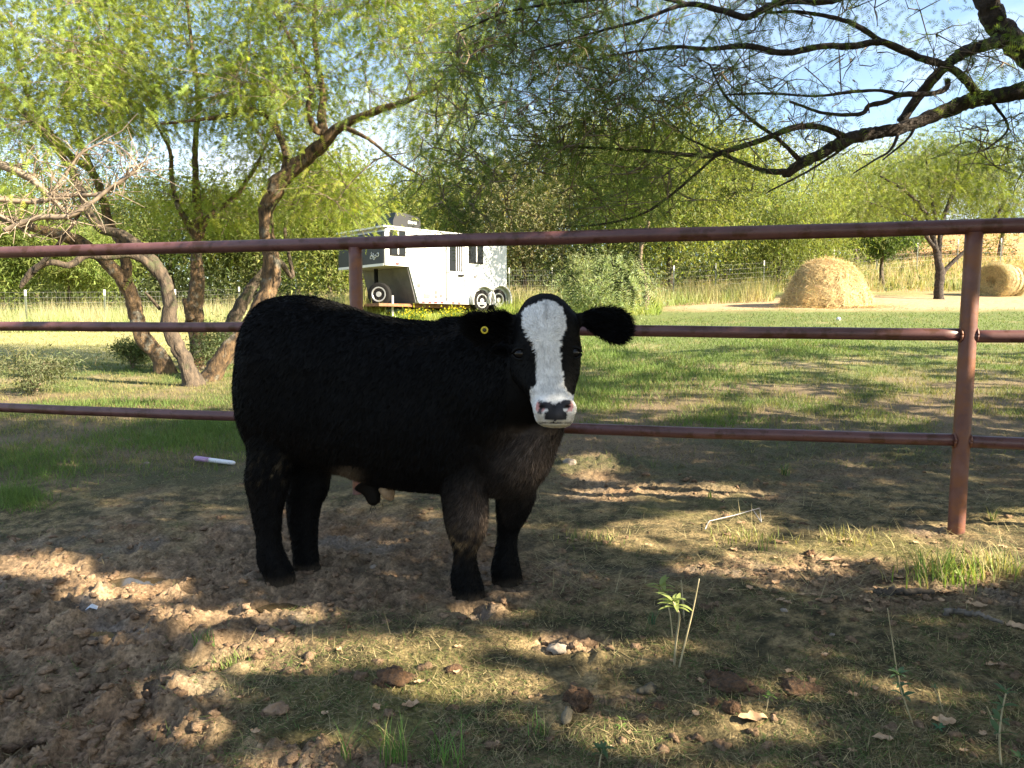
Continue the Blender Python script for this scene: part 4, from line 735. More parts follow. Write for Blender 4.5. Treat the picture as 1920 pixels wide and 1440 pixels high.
# the gap under the nose: grey front wall of the box
v = [TC + SD * (s1 + .01) + UP * (zn - .01), TC + SD * (s2 - .03) + UP * (z0 + .02)]
mb = MB(); q = [v[0] + FN * .05 - SD * .02, v[1] + FN * .05 - SD * .02, v[1] + FN * (W - .05) - SD * .02, v[0] + FN * (W - .05) - SD * .02]; mb.add(q + [a_ - SD * .02 for a_ in q], [[0, 1, 2, 3], [7, 6, 5, 4], [0, 4, 5, 1], [1, 5, 6, 2], [2, 6, 7, 3], [3, 7, 4, 0]]); mb.build('nose_wall', gry, trl, False)
tbox(s2 - 1.2, s2, .2, W - .2, z0 - .1, z0 - .02, rstb, 'frame_rail'); tbox(s2, L_ - .3, .2, W - .2, z0 - .12, z0 - .005, rstb, 'frame_rail')
def window(x0, y0, x1, y1, bars=1):
    sa, zb = side(x0, y1); sb, za = side(x1, y0); f = tbox(sa - .04, sb + .04, -.03, -.004, zb - .04, za + .04, blk, 'window'); tbox(sa, sb, -.036, -.031, zb, za, gls, 'pane', f)
    for k in range(bars):
        c_ = sa + (sb - sa) * (k + 1) / (bars + 1); tbox(c_ - .02, c_ + .02, -.044, -.037, zb, za, alu, 'bar', f)
window(733, 436, 757, 476); window(881, 452, 903, 491)
sa, zb = side(836, 565); sb, za = side(869, 450); dr_ = tbox(sa, sb, -.024, -.004, zb, za, wht, 'door'); tag(dr_, label='narrow side door with tall dark window')
for s_ in (sa, sb - .02): tbox(s_, s_ + .035, -.028, -.0245, zb, za, gry, 'door_seam', dr_)
da, dz0 = side(842, 508); db, dz1 = side(866, 458); wn = tbox(da, db, -.034, -.025, dz0, dz1, gls, 'door_window', dr_)
for k in range(3): c_ = lerp(da, db, .5 + .17 * k); tbox(c_ - .015, c_ + .015, -.042, -.035, dz0, dz1, alu, 'bar', dr_)
hs, hz = side(864, 517); tbox(hs - .12, hs + .06, -.06, -.026, hz - .03, hz + .03, blk, 'handle', dr_)
for py_ in (511, 560): hs, hz = side(838, py_); tbox(hs - .05, hs + .12, -.04, -.026, hz - .015, hz + .015, gry, 'hinge', dr_)
for (x0, y0, x1, y1) in ((792, 523, 807, 536), (792, 551, 807, 559)):
    sa, zb = side(x0, y1); sb, za = side(x1, y0); v_ = tbox(sa, sb, -.012, -.003, zb, za, wht, 'vent')
    for k in range(4): zz = lerp(zb, za, (k + .5) / 4); tbox(sa + .02, sb - .02, -.02, -.0125, zz - .012, zz + .012, gry, 'louvre', v_)
for (x0, y0) in ((785, 535), (817, 548), (817, 556), (827, 555), (853, 533), (891, 519)):
    sa, za = side(x0, y0); tbox(sa - .05, sa + .05, -.018, -.004, za - .045, za + .045, gry, 'latch')
for x0 in (793, 805, 816, 828, 849, 860): sa, za = side(x0, 567); tbox(sa - .05, sa + .05, -.034, -.021, z0 + .015, z0 + .055, red, 'marker_light')
sa, za = side(745, 498); tbox(sa - .05, sa + .05, -.02, -.004, zn + .03, zn + .08, red, 'marker_light')
# wheels under a double-arched fender
def wheel(c0, axis, r, wd, nm='wheel', par=None):
    w0 = thing(nm, c0, None, None) if False else None
    a1 = np.cross(axis, UP) if abs(axis[2]) < .9 else SD; a1 = a1 / np.linalg.norm(a1); a2 = np.cross(a1, axis); an = np.linspace(0, 2 * math.pi, 33)[:-1]
    mb = MB(); R = [c0 + axis * h + (np.cos(an) * rr)[:, None] * a1 + (np.sin(an) * rr)[:, None] * a2 for rr, h in ((r * .62, wd * .45), (r * .9, wd * .5), (r, wd * .38), (r, -wd * .38), (r * .9, -wd * .5), (r * .62, -wd * .45))]
    ring_loft(mb, R); t_ = mb.build('wheel', blk, trl)
    mb = MB(); R = [c0 + axis * h + (np.cos(an) * rr)[:, None] * a1 + (np.sin(an) * rr)[:, None] * a2 for rr, h in ((r * .1, wd * .50), (r * .22, wd * .5), (r * .25, wd * .40), (r * .46, wd * .36), (r * .55, wd * .50), (r * .64, wd * .5), (r * .64, wd * .3))]
    ring_loft(mb, R); rm = mb.build('rim', rim_m, t_, False)
    for k in range(8):
        a_ = k * math.pi / 4; mb = MB(); q = c0 + axis * (wd * .44) + a1 * math.cos(a_) * r * .36 + a2 * math.sin(a_) * r * .36; mb.tube(np.stack([q - axis * .03, q + axis * .004]), r * .065, 8); mb.build('rim_hole', blk, t_)
    return t_
for x0 in (903, 934):
    s_, z_ = side(x0, 566); c0 = TC + SD * s_ + UP * (float(H(*(TC + SD * s_)[:2])) + .33) + FN * .08; wheel(c0, -FN, .34, .22)
    an = np.linspace(-.25, math.pi + .25, 16); mb = MB(); p0 = c0 - FN * .02
    pa = p0 + (np.cos(an) * .42)[:, None] * SD + (np.sin(an) * .42)[:, None] * UP; vv = np.concatenate([pa - FN * .20, pa + FN * .02, pa * 1 - FN * .20 + (np.cos(an) * .06)[:, None] * SD + (np.sin(an) * .06)[:, None] * UP, pa + FN * .02 + (np.cos(an) * .06)[:, None] * SD + (np.sin(an) * .06)[:, None] * UP]); n_ = 16
    mb.add(vv, [[i, i + 1, n_ + i + 1, n_ + i] for i in range(n_ - 1)] + [[2 * n_ + i, 3 * n_ + i, 3 * n_ + i + 1, 2 * n_ + i + 1] for i in range(n_ - 1)] + [[i, 2 * n_ + i, 2 * n_ + i + 1, i + 1] for i in range(n_ - 1)]); mb.build('fender', alu, trl)
sp0 = P(712, 552, 21.2); wheel(sp0, unit(-SD * .75 - FN * .55), .33, .2)
gl0 = TC + SD * (s2 - .55) + FN * .5; zgl = float(H(*gl0[:2])); mb = MB(); mb.tube(np.array([gl0 + UP * (zgl + .1), gl0 + UP * (zgl + .62)]), .04, 10); mb.tube(np.array([gl0 + UP * (zgl - .02), gl0 + UP * (zgl + .12)]), .028, 10); mb.box(gl0 + UP * (zgl + .02), .12, .12, .02); mb.build('jack', alu, trl)
mb = MB(); gn = TC + SD * .5 + FN * 1.2; mb.tube(np.array([gn + UP * (zn - .02), gn + UP * (zn - .75)]), .06, 12); mb.tube(np.array([gn + UP * (zn - .75), gn + UP * (zn - .85)]), .09, 12); mb.build('hitch_coupler', blk, trl)
sa = side(748, 425)[0]; sb = side(782, 425)[0]; mb = MB()
pr = [(sa + .12, .42), (sa + .02, .2), (sa, .0), (sb + .35, .0), (sb + .35, .3), (sb + .25, .36), (sa + .4, .42)]
ac = slab([(a_, ztp + .04 + b_ * 1.05) for a_, b_ in pr], .3, 1.15, plain('ac_shroud', (.012, .013, .015), .4, 0, .3), 'air_conditioner')
tbox(sb - .1, sb + .2, .285, .299, ztp + .2, ztp + .28, wht, 'badge', ac)
mb = MB()                                   # white scroll emblem on the dark nose
for k, (cx, cy) in enumerate(((.30, .26), (.42, .22), (.54, .28), (.47, .16), (.62, .18))):
    t_ = np.linspace(0, 5.2, 14); rr = .02 + .012 * t_; q = TC - SD * .034 + FN[None] * (cx + .0 + rr * np.cos(t_ + k))[:, None] + UP * (zn + cy + .05 + rr * np.sin(t_ + k) * .8)[:, None]; mb.tube(q, .014, 5)
mb.build('emblem', wht, trl)
# ------------------------------------------------------------------ hay
gh = np.random.default_rng(17)
def straw_shell(surf, nrm, n, ln, wd, seed, col, lay=.3):
    g = np.random.default_rng(seed); i = g.integers(0, len(surf), n); p = surf[i] + g.normal(0, .02, (n, 3)); nr = nrm[i]
    d = g.normal(0, 1, (n, 3)) + np.array([0, 0, -.6]); d = d - nr * (d * nr).sum(1)[:, None] * (1 - lay); d = unit(d); s = unit(np.cross(d, nr + g.normal(0, .2, (n, 3)))); L = g.uniform(.5, 1.4, n) * ln
    p = p + nr * g.uniform(0, .03, n)[:, None]; T = np.stack([p - s * wd / 2, p + s * wd / 2, p + d * L[:, None] + nr * .01], 1); c_ = np.array(col) * g.uniform(.55, 1.25, (n, 1)) * g.uniform(.92, 1.08, (n, 3)); return T, c_
hb = G(np.array([1570.]), np.array([577.]))[0]; hb = hb + np.array([0, .9, 0]); hb[2] = float(H(hb[0], hb[1]))
hay = thing('hay_mound', hb, 'slumped golden mound of loose hay beside the dirt track', 'hay')
an, ph = np.meshgrid(np.linspace(0, 2 * math.pi, 72, endpoint=False), np.linspace(0, 1, 26), indexing='ij')
def mound(an, ph):
    rr = np.sin(ph * math.pi / 2) ** .8; zz = np.cos(ph * math.pi / 2) ** .85; prof_ = 1.02 + .30 * np.clip(ph - .7, 0, 1) / .3 * .8
    rad = 1.0 * rr * prof_ * (1 + .08 * noise2(np.cos(an) * 2 + 3, np.sin(an) * 2 + ph, 8) + .05 * noise2(np.cos(an) * 7, np.sin(an) * 7 + ph * 5, 9)); rad = rad * np.where(np.cos(an) > 0, 1.06, 1.0)
    return np.stack([hb[0] + rad * np.cos(an), hb[1] + .85 * rad * np.sin(an), hb[2] - .05 + 1.36 * zz * (1 + .05 * noise2(an * 2, ph * 4, 10)) + .10 * (1 - zz) * np.sin(an) * -.3], -1)
vm = mound(an, ph); k_ = vm.shape[1]; idx = np.arange(72 * k_).reshape(72, k_); qd = np.stack([idx, np.roll(idx, -1, 0)], -1); qs = np.stack([idx[:, :-1], np.roll(idx, -1, 0)[:, :-1], np.roll(idx, -1, 0)[:, 1:], idx[:, 1:]], -1).reshape(-1, 4)
M['hay'] = noisy('hay', (.32, .23, .10), (.68, .52, .26), 9, .9, 1.0, 16, dist=.14)
link('core', quad_mesh('core', vm.reshape(-1, 3), qs), M['hay'], hay)
sf = vm.reshape(-1, 3); sn = unit(sf - (hb + [0, 0, .1])); T, C = straw_shell(sf, sn, 48000, .20, .0105, 3, (.70, .54, .28), .25); 
gs = gh.normal(0, 1, (2500, 2)); gp = np.stack([hb[0] + .1 + gs[:, 0] * .85, hb[1] - .7 + gs[:, 1] * .35], -1); gp = np.concatenate([gp, H(gp[:, 0], gp[:, 1])[:, None] + .02], 1); T2, C2 = straw_shell(gp, np.tile([0, 0, 1.], (2500, 1)), 2500, .25, .014, 4, (.55, .40, .17), .1)
tag(link('loose_straw', tri_mesh('loose_straw', np.concatenate([T, T2]), np.concatenate([C, C2])), M['straw'], hay), kind='stuff')
rb = G(np.array([1868.]), np.array([556.]))[0]; BA = unit(np.array([.86, .5, 0])); rbb = rb + np.array([.0, .3, 0]); rbb[2] = float(H(rbb[0], rbb[1])); Rb = rb[1] / F * 31
bal = thing('round_bale', rbb, 'round hay bale with dark hollow end at the right edge', 'hay bale')
rs_, th_ = np.linspace(0, 1, 14), np.linspace(0, 2 * math.pi, 56, endpoint=False); cb0 = rbb + UP * (Rb - .03); side_ = np.cross(BA, UP)
rings = [cb0 + BA * h + (np.cos(th_) * r_ * Rb * (1 + .03 * noise2(th_ * 3, h * 3 + np.zeros(56), 4)))[:, None] * side_ + (np.sin(th_) * r_ * Rb * (1 + .03 * noise2(th_ * 3, h * 3 + 9 + np.zeros(56), 4)))[:, None] * UP for r_, h in ((.12, .34), (.3, .2), (.5, .06), (.7, .04), (.9, .0), (.985, .06), (1, .2), (1, .5), (1, .8), (1, 1.1), (.98, 1.3), (.8, 1.36), (.2, 1.36))]
mb = MB(); ring_loft(mb, rings); mb.build('core', noisy('bale', (.20, .15, .07), (.50, .40, .21), 14, .9, .9, 30, dist=.05), bal)
sf = np.concatenate(rings); sn = np.concatenate([unit(rings[i] - cb0 - BA * .65) if 5 <= i <= 10 else np.tile(-BA, (56, 1)) for i in range(13)]); T, C = straw_shell(sf, sn, 15000, .16, .014, 5, (.56, .46, .25), .15); tag(link('loose_straw', tri_mesh('loose_straw', T, C), M['straw'], bal), kind='stuff')
# ------------------------------------------------------------------ wire fences far off
galv = plain('t_post_green', (.10, .12, .09), .6); wht2 = plain('post_tip_white', (.75, .75, .72), .5); wire_m = plain('galvanised_wire', (.30, .30, .29), .45, .5)
def wire_fence(pts, label, hgt=1.15, n_extra=0):
    b0 = pts[0]; f = thing('wire_fence', b0, label, 'fence'); n = len(pts)
    for p in pts:
        mb = MB(); mb.box([p[0], p[1], p[2] + hgt * .42 - .1], .022, .022, hgt * .42 + .1); o = mb.build('post', galv, f, False); mb = MB(); mb.box([p[0], p[1], p[2] + hgt * .92], .0225, .0225, hgt * .08); mb.build('tip', wht2, o, False)
    for k in range(7):
        mb = MB(); mb.tube(np.array([[p[0], p[1] - .02, p[2] + hgt * (.06 + .145 * k)] for p in pts]), .0025, 4, cap=False); mb.build('wire', wire_m, f)
    mb = MB()
    for i in range(n - 1):
        for t_ in np.arange(0, 1, .055): q = lerp(pts[i], pts[i + 1], t_); mb.tube(np.array([q + UP * hgt * .06 + [0, -.02, 0], q + UP * hgt * .93 + [0, -.02, 0]]), .0014, 3, cap=False)
    tag(mb.build('stay_wires', wire_m, f), kind='stuff')
def fp(rows): return [np.array([*P(a, 600, d)[:2], float(H(*P(a, 600, d)[:2]))]) for a, d in rows]
wire_fence(fp([(-120, 23), (50, 23.5), (198, 24.5), (330, 26), (450, 27), (556, 28), (640, 29)]), 'wire fence with white tipped posts crossing the tall grass at left')
wire_fence(fp([(955, 28), (1035, 28.3), (1125, 28.6), (1262, 28.5), (1340, 29.5), (1430, 31), (1520, 33)]), 'wire fence with thin posts behind the feathery shrub', 1.3)
wire_fence(fp([(1560, 38), (1640, 38.5), (1715, 39), (1790, 40), (1870, 41), (1960, 42)]), 'wire fence on the rise behind the forked right-hand tree', 1.5)
# ------------------------------------------------------------------ grass, litter and clods
def blades(p, h, wd, seed, col, lean=.35, var=.3):
    g = np.random.default_rng(seed); n = len(p); a = g.uniform(0, 2 * math.pi, n); s = np.stack([np.cos(a), np.sin(a), np.zeros(n)], -1) * (wd * .5 * np.ones(n))[:, None]
    l = g.normal(0, lean, (n, 3)) * [1, 1, 0] + [0, 0, 1]; T = np.stack([p - s, p + s, p + unit(l) * (h * g.uniform(.5, 1.4, n))[:, None]], 1)
    return T, col * g.uniform(1 - var, 1 + var, (n, 1))
gg = np.random.default_rng(8)
def scatter(n, x0, x1, y0, y1):
    q = G(gg.uniform(x0, x1, n), gg.uniform(y0, y1, n)); q = q[~np.isnan(q[:, 0])]; q[:, 2] = GZ(q[:, 0], q[:, 1]); return q
TT, CC = [], []
# lawn beyond the fence
q = scatter(240000, -150, 2070, 578, 905); nn = fbm(q[:, 0] * 1.1, q[:, 1] * 1.1, 4, 51) + .35 * fbm(q[:, 0] * 4, q[:, 1] * 4, 2, 57); lf = (q[:, 0] / q[:, 1] < -.2) & (q[:, 1] > 12.5); rd_ = (q[:, 1] > 19.7) & (q[:, 0] / q[:, 1] > .17)
_, pyq, _ = proj(q); _, _, mq = masks(q[:, 0], q[:, 1]); dens = sstep(-.35, .25, nn + .35 * sstep(8, 14, q[:, 1])) * np.maximum(sstep(6.0, 7.6, q[:, 1] + .7 * nn), .5 * sstep(-.05, -.2, q[:, 0] / q[:, 1]) * sstep(4.6, 6, q[:, 1])) * np.where(rd_, .08, 1) * (1 - .8 * mq * (q[:, 1] < 6)); k = gg.random(len(q)) < dens + .03 * (q[:, 1] > 5); q = q[k]; nn = nn[k]; lf = lf[k]
cg = lerp(np.array([.24, .20, .09]), np.array([.105, .155, .042]), sstep(-.2, .35, nn + .35 * sstep(9, 15, q[:, 1]) + gg.normal(0, .15, len(q)))[:, None]); cg[lf] = cg[lf] * .3 + np.array([.30, .28, .11]) * .7
T, C = blades(q, lerp(.05, .065, gg.random(len(q))) * lerp(1, .8, sstep(5, 15, q[:, 1])), .0042 * np.maximum(q[:, 1], 5) / 5, 1, cg, .5); TT.append(T); CC.append(C)
# greener clumps just past the fence at left and tufts of longer grass
for (cx, cy, rx, ry, n, hh) in ((330, 830, 170, 26, 3600, .075), (60, 870, 130, 40, 2600, .07), (400, 805, 70, 14, 2200, .09), (1240, 700, 190, 40, 5200, .09), (1480, 655, 160, 22, 3000, .08), (1120, 740, 90, 26, 2200, .08), (1130, 660, 100, 30, 2500, .09), (250, 760, 160, 10, 1500, .08), (30, 940, 60, 20, 1400, .07), (1330, 790, 100, 12, 800, .08)):
    q = G(gg.normal(cx, rx * .5, n), gg.normal(cy, ry * .5, n)); q[:, 2] = GZ(q[:, 0], q[:, 1]); T, C = blades(q, np.full(n, hh), .0045 * np.maximum(q[:, 1], 4) / 5, cx, np.array([.115, .175, .045]) * np.ones((n, 1)), .6); TT.append(T); CC.append(C)
tag(link('lawn_grass', tri_mesh('lawn_grass', np.concatenate(TT), np.concatenate(CC)), M['grass']), 'short green and dry grass covering the ground beyond the fence', 'grass', kind='stuff')
# tall dry grass along the far fences
TT, CC = [], []
for (n, x0, x1, d0, d1, h, c_) in ((15000, -150, 680, 20.5, 27, .62, (.33, .325, .19)), (12000, 640, 1450, 24.5, 31, .55, (.33, .31, .17)), (4000, 560, 720, 21, 25, .5, (.34, .33, .12)), (9000, 1280, 2000, 30, 44, .5, (.36, .31, .18)), (3500, 930, 1240, 20.5, 24.5, .35, (.26, .30, .08)), (2600, 640, 960, 19.2, 20.4, .2, (.25, .30, .07))):
    q = P(gg.uniform(x0, x1, n), 600, gg.uniform(d0, d1, n)); q[:, 2] = H(q[:, 0], q[:, 1]) + .0; nn = fbm(q[:, 0] * .8, q[:, 1] * .8, 3, 91)
    T, C = blades(q, h * (1 + .7 * nn), .016 * np.maximum(q[:, 1], 10) / 22, n, np.array(c_) * lerp(np.array([.7, .95, .6]), np.array([1.1, 1, 1]), sstep(-.3, .3, nn)[:, None]), .3); TT.append(T); CC.append(C)
tag(link('tall_grass', tri_mesh('tall_grass', np.concatenate(TT), np.concatenate(CC)), M['grass']), 'tall pale dry grass along the far wire fences', 'grass', kind='stuff')
# dead grass litter and stubble lying on the pen floor
q = scatter(150000, -60, 1980, 880, 1500); _, _, mq = masks(q[:, 0], q[:, 1]); cl = fbm(q[:, 0] * 3, q[:, 1] * 3, 3, 95); k = gg.random(len(q)) < (1 - .9 * mq) * sstep(-.5, .3, cl); q = q[k]; n = len(q)
d_ = unit(gg.normal(0, 1, (n, 3)) * [1, 1, .22]); d_[:, 2] = np.abs(d_[:, 2]); s_ = unit(np.cross(d_, [0, 0, 1.] + gg.normal(0, .3, (n, 3)))); ln_ = gg.uniform(.008, .045, n) * (1 + 1.2 * (gg.random(n) < .05)); cc_ = np.array([.27, .22, .115]) * gg.uniform(.12, 1.4, (n, 1)); gr = gg.random(n) < .3; cc_[gr] = np.array([.09, .13, .035]) * gg.uniform(.6, 1.3, (gr.sum(), 1))
T = np.stack([q - s_ * .0011, q + s_ * .0011, q + d_ * ln_[:, None] + [0, 0, .003]], 1); T[:, :, 2] += .002
tag(link('grass_litter', tri_mesh('grass_litter', T, cc_), M['straw']), 'fine dead grass litter strewn over the pen floor', 'litter', kind='stuff')
q = scatter(2600, 1000, 1990, 930, 1130); k = gg.random(len(q)) < .75; q = q[k]; n = len(q); d_ = unit(gg.normal(0, 1, (n, 3)) * [1, .6, .16] ); d_[:, 2] = np.abs(d_[:, 2]); s_ = unit(np.cross(d_, [0, 0, 1.])); ln_ = gg.uniform(.05, .17, n); T = np.stack([q - s_ * .0014 + [0, 0, .006], q + s_ * .0014 + [0, 0, .006], q + d_ * ln_[:, None] + [0, 0, .008]], 1); wgt = np.array([.38, .32, .17]) * gg.uniform(.5, 1.2, (n, 1))
tag(link('dry_stems', tri_mesh('dry_stems', T, wgt), M['straw']), 'long dry grass stems lying near the right fence post', 'litter', kind='stuff')
# clods: lumps of mud, real geometry
def lump(n, seed, el=.5, rough=.45, res=8):
    th, ph = np.meshgrid(np.linspace(0, 2 * math.pi, res * 2, endpoint=False), np.linspace(.02, math.pi - .02, res), indexing='ij'); d = np.stack([np.sin(ph) * np.cos(th), np.sin(ph) * np.sin(th), np.cos(ph)], -1)
    r = 1 + rough * (noise3(d[..., 0] * 2 + seed, d[..., 1] * 2, d[..., 2] * 2, seed) - .5) * 2 + rough * .6 * (noise3(d[..., 0] * 5 + seed, d[..., 1] * 5, d[..., 2] * 5, seed + 1) - .5) * 2
    v = d * r[..., None] * [1, 1, el]; a = np.arange(res * 2 * res).reshape(res * 2, res); f = np.stack([a[:, :-1], a[:, 1:], np.roll(a, -1, 0)[:, 1:], np.roll(a, -1, 0)[:, :-1]], -1).reshape(-1, 4); return v.reshape(-1, 3), f
lib = [lump(0, s, gg.uniform(.5, .8), .8, 5) for s in range(8)]
q = scatter(5200, -80, 1990, 890, 1500); _, _, mq = masks(q[:, 0], q[:, 1]); k = gg.random(len(q)) < mq * .9 + .13; q = q[k]; n = len(q); VV, FF, CL = [], [], []; o_ = 0
for i in range(n):
    v, f = lib[i % 8]; a_ = gg.uniform(0, 6.28); sz = .004 + .014 * gg.random() ** 3; R_ = np.array([[math.cos(a_), -math.sin(a_), 0], [math.sin(a_), math.cos(a_), 0], [0, 0, 1]]); VV.append(v @ R_.T * sz * [gg.uniform(.8, 1.4), 1, 1] + q[i] + [0, 0, sz * .1]); FF.append(f + o_); o_ += len(v); c_ = lerp(np.array([.19, .125, .08]), np.array([.34, .23, .145]), gg.random()) * (1 if mq[k][i] > .4 else .8); CL.append(np.tile(c_, (len(v), 1)))
M['clod'] = noisy('mud_clod', (.6, .6, .6), (1.2, 1.2, 1.2), 90, .95, 1.0, 130, attr=True, dist=.012, spec=.15)
tag(link('mud_clods', quad_mesh('mud_clods', np.concatenate(VV), np.concatenate(FF), np.concatenate(CL), True), M['clod']), 'crumbled brown mud clods thrown up by hooves around the calf', 'mud', kind='stuff')
# ------------------------------------------------------------------ dung, stones, bark, leaves
dungm = noisy('dung', (.05, .028, .014), (.17, .09, .042), 70, .95, 1.0, 110, dist=.02, detail=8); stonem = noisy('stone', (.17, .14, .11), (.30, .25, .20), 30, .9, .5); barkp = noisy('bark_chip', (.05, .045, .03), (.17, .14, .09), 30, .9, .7, 60, dist=.01)
def pile(px, py, w_px, el, label, seed, m=dungm, cat='dung', grp='dung piles in the pen', nl=5, name='dung_pile', grow_=1.0):
    c0 = onground(px, py); r = w_px / 2 / F * c0[1]; mb = MB(); g = np.random.default_rng(seed)
    for k in range(nl):
        v, f = lump(0, seed * 7 + k, el, .38, 14); o = g.normal(0, .38, 3) * [r, r * .7, 0] if k else np.zeros(3); rr = r * (.78 if k == 0 else g.uniform(.35, .6)); v = v * rr * (1 + .10 * (noise3(v[:, 0] * 9, v[:, 1] * 9, v[:, 2] * 9, k) - .5)[:, None] * 2); mb.add(v + o + c0 + [0, 0, rr * el * .35], [list(q_) for q_ in f])
    o = mb.build(name, m, None); return tag(o, label, cat, grp)
pile(1085, 1322, 66, .85, 'round reddish brown dung lump standing tallest in the foreground', 1, nl=4); pile(735, 1288, 84, .5, 'flattened brown dung pat left of centre at the edge of the sunlit strip', 2); pile(1370, 1283, 90, .4, 'wide low dung pat right of the sapling weed', 3, nl=7); pile(1338, 1320, 30, .8, 'small round dung ball left of a pair near the sunlit patch', 4, nl=3); pile(1372, 1331, 44, .75, 'larger dung ball right of a pair near the sunlit patch', 5, nl=4)
pile(1235, 1320, 34, .6, 'small orange brown dung lump beside a dark bark chunk', 6, nl=3); pile(850, 1268, 40, .5, 'crumbled dung bits in the sunlit strip below the front hooves', 7, nl=5); pile(1520, 1035, 22, .9, 'small reddish clod catching sun near the right post', 8, nl=2); pile(1500, 1290, 80, .22, 'thin smear of dung right of the wide low pat', 9, nl=6); pile(520, 1345, 60, .4, 'brown clod pile at lower left in shade', 10, noisy('clod_brown', (.16, .10, .06), (.3, .2, .12), 40, .95, .7, 80, dist=.01), 'mud', None, 5, 'mud_clod_pile')
def chunk(px, py, lpx, wpx, ang, label, seed, m=barkp, name='bark_chunk', cat='bark', grp=None, el=.4, tilt=0):
    c0 = onground(px, py); s = c0[1] / F; v, f = lump(0, seed, 1, .3, 10); v = v * [lpx / 2 * s, wpx / 2 * s, wpx / 2 * s * el]; a_ = math.radians(ang); R_ = np.array([[math.cos(a_), -math.sin(a_), 0], [math.sin(a_), math.cos(a_), 0], [0, 0, 1]]); T_ = np.array([[math.cos(tilt), 0, -math.sin(tilt)], [0, 1, 0], [math.sin(tilt), 0, math.cos(tilt)]])
    mb = MB(); mb.add(v @ T_.T @ R_.T + c0 + [0, 0, wpx / 2 * s * el * .5 + abs(math.sin(tilt)) * lpx / 3 * s], [list(q_) for q_ in f]); return tag(mb.build(name, m, None), label, cat, grp)
chunk(1062, 1358, 44, 20, 70, 'dark grey bark chunk leaning under the tallest dung lump', 11, tilt=.5); chunk(1216, 1288, 42, 26, 20, 'dark bark chunk by the orange brown dung lump', 12, el=.8)
def stick(pts, r_px, label, m, seed):
    q = np.array([onground(a_, b_) + [0, 0, h_] for a_, b_, h_ in pts]); q = spline(q, 24); g = np.random.default_rng(seed); q[1:-1] += g.normal(0, .004, (22, 3)); mb = MB(); mb.tube(q, np.linspace(r_px, r_px * .6, 24) / F * q[:, 1], 9, .35, 30, seed); return tag(mb.build('stick', m, None), label, 'stick')
stick([(1640, 1112, .01), (1690, 1118, .014), (1750, 1117, .012)], 8, 'dark half buried stick near the sunlit leaves at right', noisy('stick_dark', (.02, .017, .014), (.07, .055, .04), 30, .9, .7), 13); stick([(1770, 1156, .012), (1820, 1163, .018), (1880, 1180, .012)], 6, 'grey weathered stick lying at the right edge', noisy('stick_grey', (.08, .07, .058), (.2, .17, .14), 30, .9, .6), 14)
for i, (a_, b_, w_, l_) in enumerate(((790, 925, 16, 'pale stone seen under the calf belly'), (1560, 1190, 12, 'small pale stone in the shaded right foreground'), (275, 868, 11, 'whitish stone in the grass past the left rails'), (1068, 868, 30, 'tan rock catching sun beside the calf chest'), (1045, 1222, 38, 'pinkish stone slab on the sunlit strip below the front hooves'), (990, 905, 10, 'small pale stone right of the front legs'), (700, 1075, 14, 'sunlit clod between the legs'), (1470, 1150, 16, 'grey stone at centre right'))): chunk(a_, b_, w_, w_ * .8, i * 40, l_, 20 + i, stonem, 'stone', 'stone', None, .6)
leafm = noisy('dead_leaf', (.30, .17, .08), (.52, .36, .22), 30, .8, .3)
def dry_leaf(px, py, wpx, ang, label, grp=None, seed=0, curl=.25):
    c0 = onground(px, py); L = wpx / F * c0[1]; g = np.random.default_rng(seed); t = np.linspace(0, 1, 9); hw = .30 * np.sin(t * math.pi) ** .7 * (1 + .35 * np.sin(t * 15 + seed)); zz = .10 + curl * (t - .5) ** 2 + .04 * g.normal(0, 1, 9)
    v = np.concatenate([np.stack([t - .5, hw, zz + .14 * hw * 2], -1), np.stack([t - .5, np.zeros(9), zz], -1), np.stack([t - .5, -hw, zz + .14 * hw * 2 * g.uniform(0, 1.6)], -1)]) * L
    a_ = math.radians(ang); R_ = np.array([[math.cos(a_), -math.sin(a_), 0], [math.sin(a_), math.cos(a_), 0], [0, 0, 1]]); v = v @ R_.T + c0 + [0, 0, .003]; f = [[i, i + 1, 9 + i + 1, 9 + i] for i in range(8)] + [[9 + i, 9 + i + 1, 18 + i + 1, 18 + i] for i in range(8)]
    v2 = v - [0, 0, .0008]; mb = MB(); mb.add(np.vstack([v, v2]), f + [[q_ + 27 for q_ in r_[::-1]] for r_ in f]); o = mb.build('dry_leaf', leafm, None); return tag(o, label, 'leaf', grp)
for i, (a_, b_, w_, an_, l_) in enumerate(((1412, 1349, 58, -3, 'largest pale dry leaf beside the pair of dung balls'), (1770, 1356, 44, -10, 'tan dry leaf left of the right-hand weed stem'), (1546, 1232, 18, 30, 'small upright orange leaf in the right foreground'), (1905, 1182, 40, -30, 'folded orange leaf at the right picture edge'), (1600, 1303, 26, -20, 'grey brown leaf above the tan one'), (1860, 1250, 26, 10, 'dull leaf right of centre near the edge'), (1640, 1298, 20, 70, 'leaf on edge beside the green weed'), (770, 1338, 36, 20, 'pale pinkish leaf below the flat dung pat'), (1590, 1012, 26, 10, 'pale leaf under the fence near the right post'), (1390, 985, 18, 0, 'small orange leaf by the bent wire'), (1560, 1048, 44, -5, 'long tan leaf on the sunlit ground left of the post'), (1830, 1145, 40, -15, 'sunlit tan leaf at the right'), (1780, 1110, 34, 30, 'curled leaf below the grass tuft'), (255, 1378, 14, 20, 'small pale leaf at lower left'), (930, 1405, 22, 60, 'leaf bit at bottom centre'), (1655, 1400, 40, -20, 'brown leaf near the bottom edge at right'), (1480, 1262, 20, 40, 'grey leaf right of the wide dung pat'), (860, 1225, 18, 10, 'pinkish leaf bit in the shade below the hooves'))):
    dry_leaf(a_, b_, w_, an_, l_, None, i)
gd = np.random.default_rng(55)
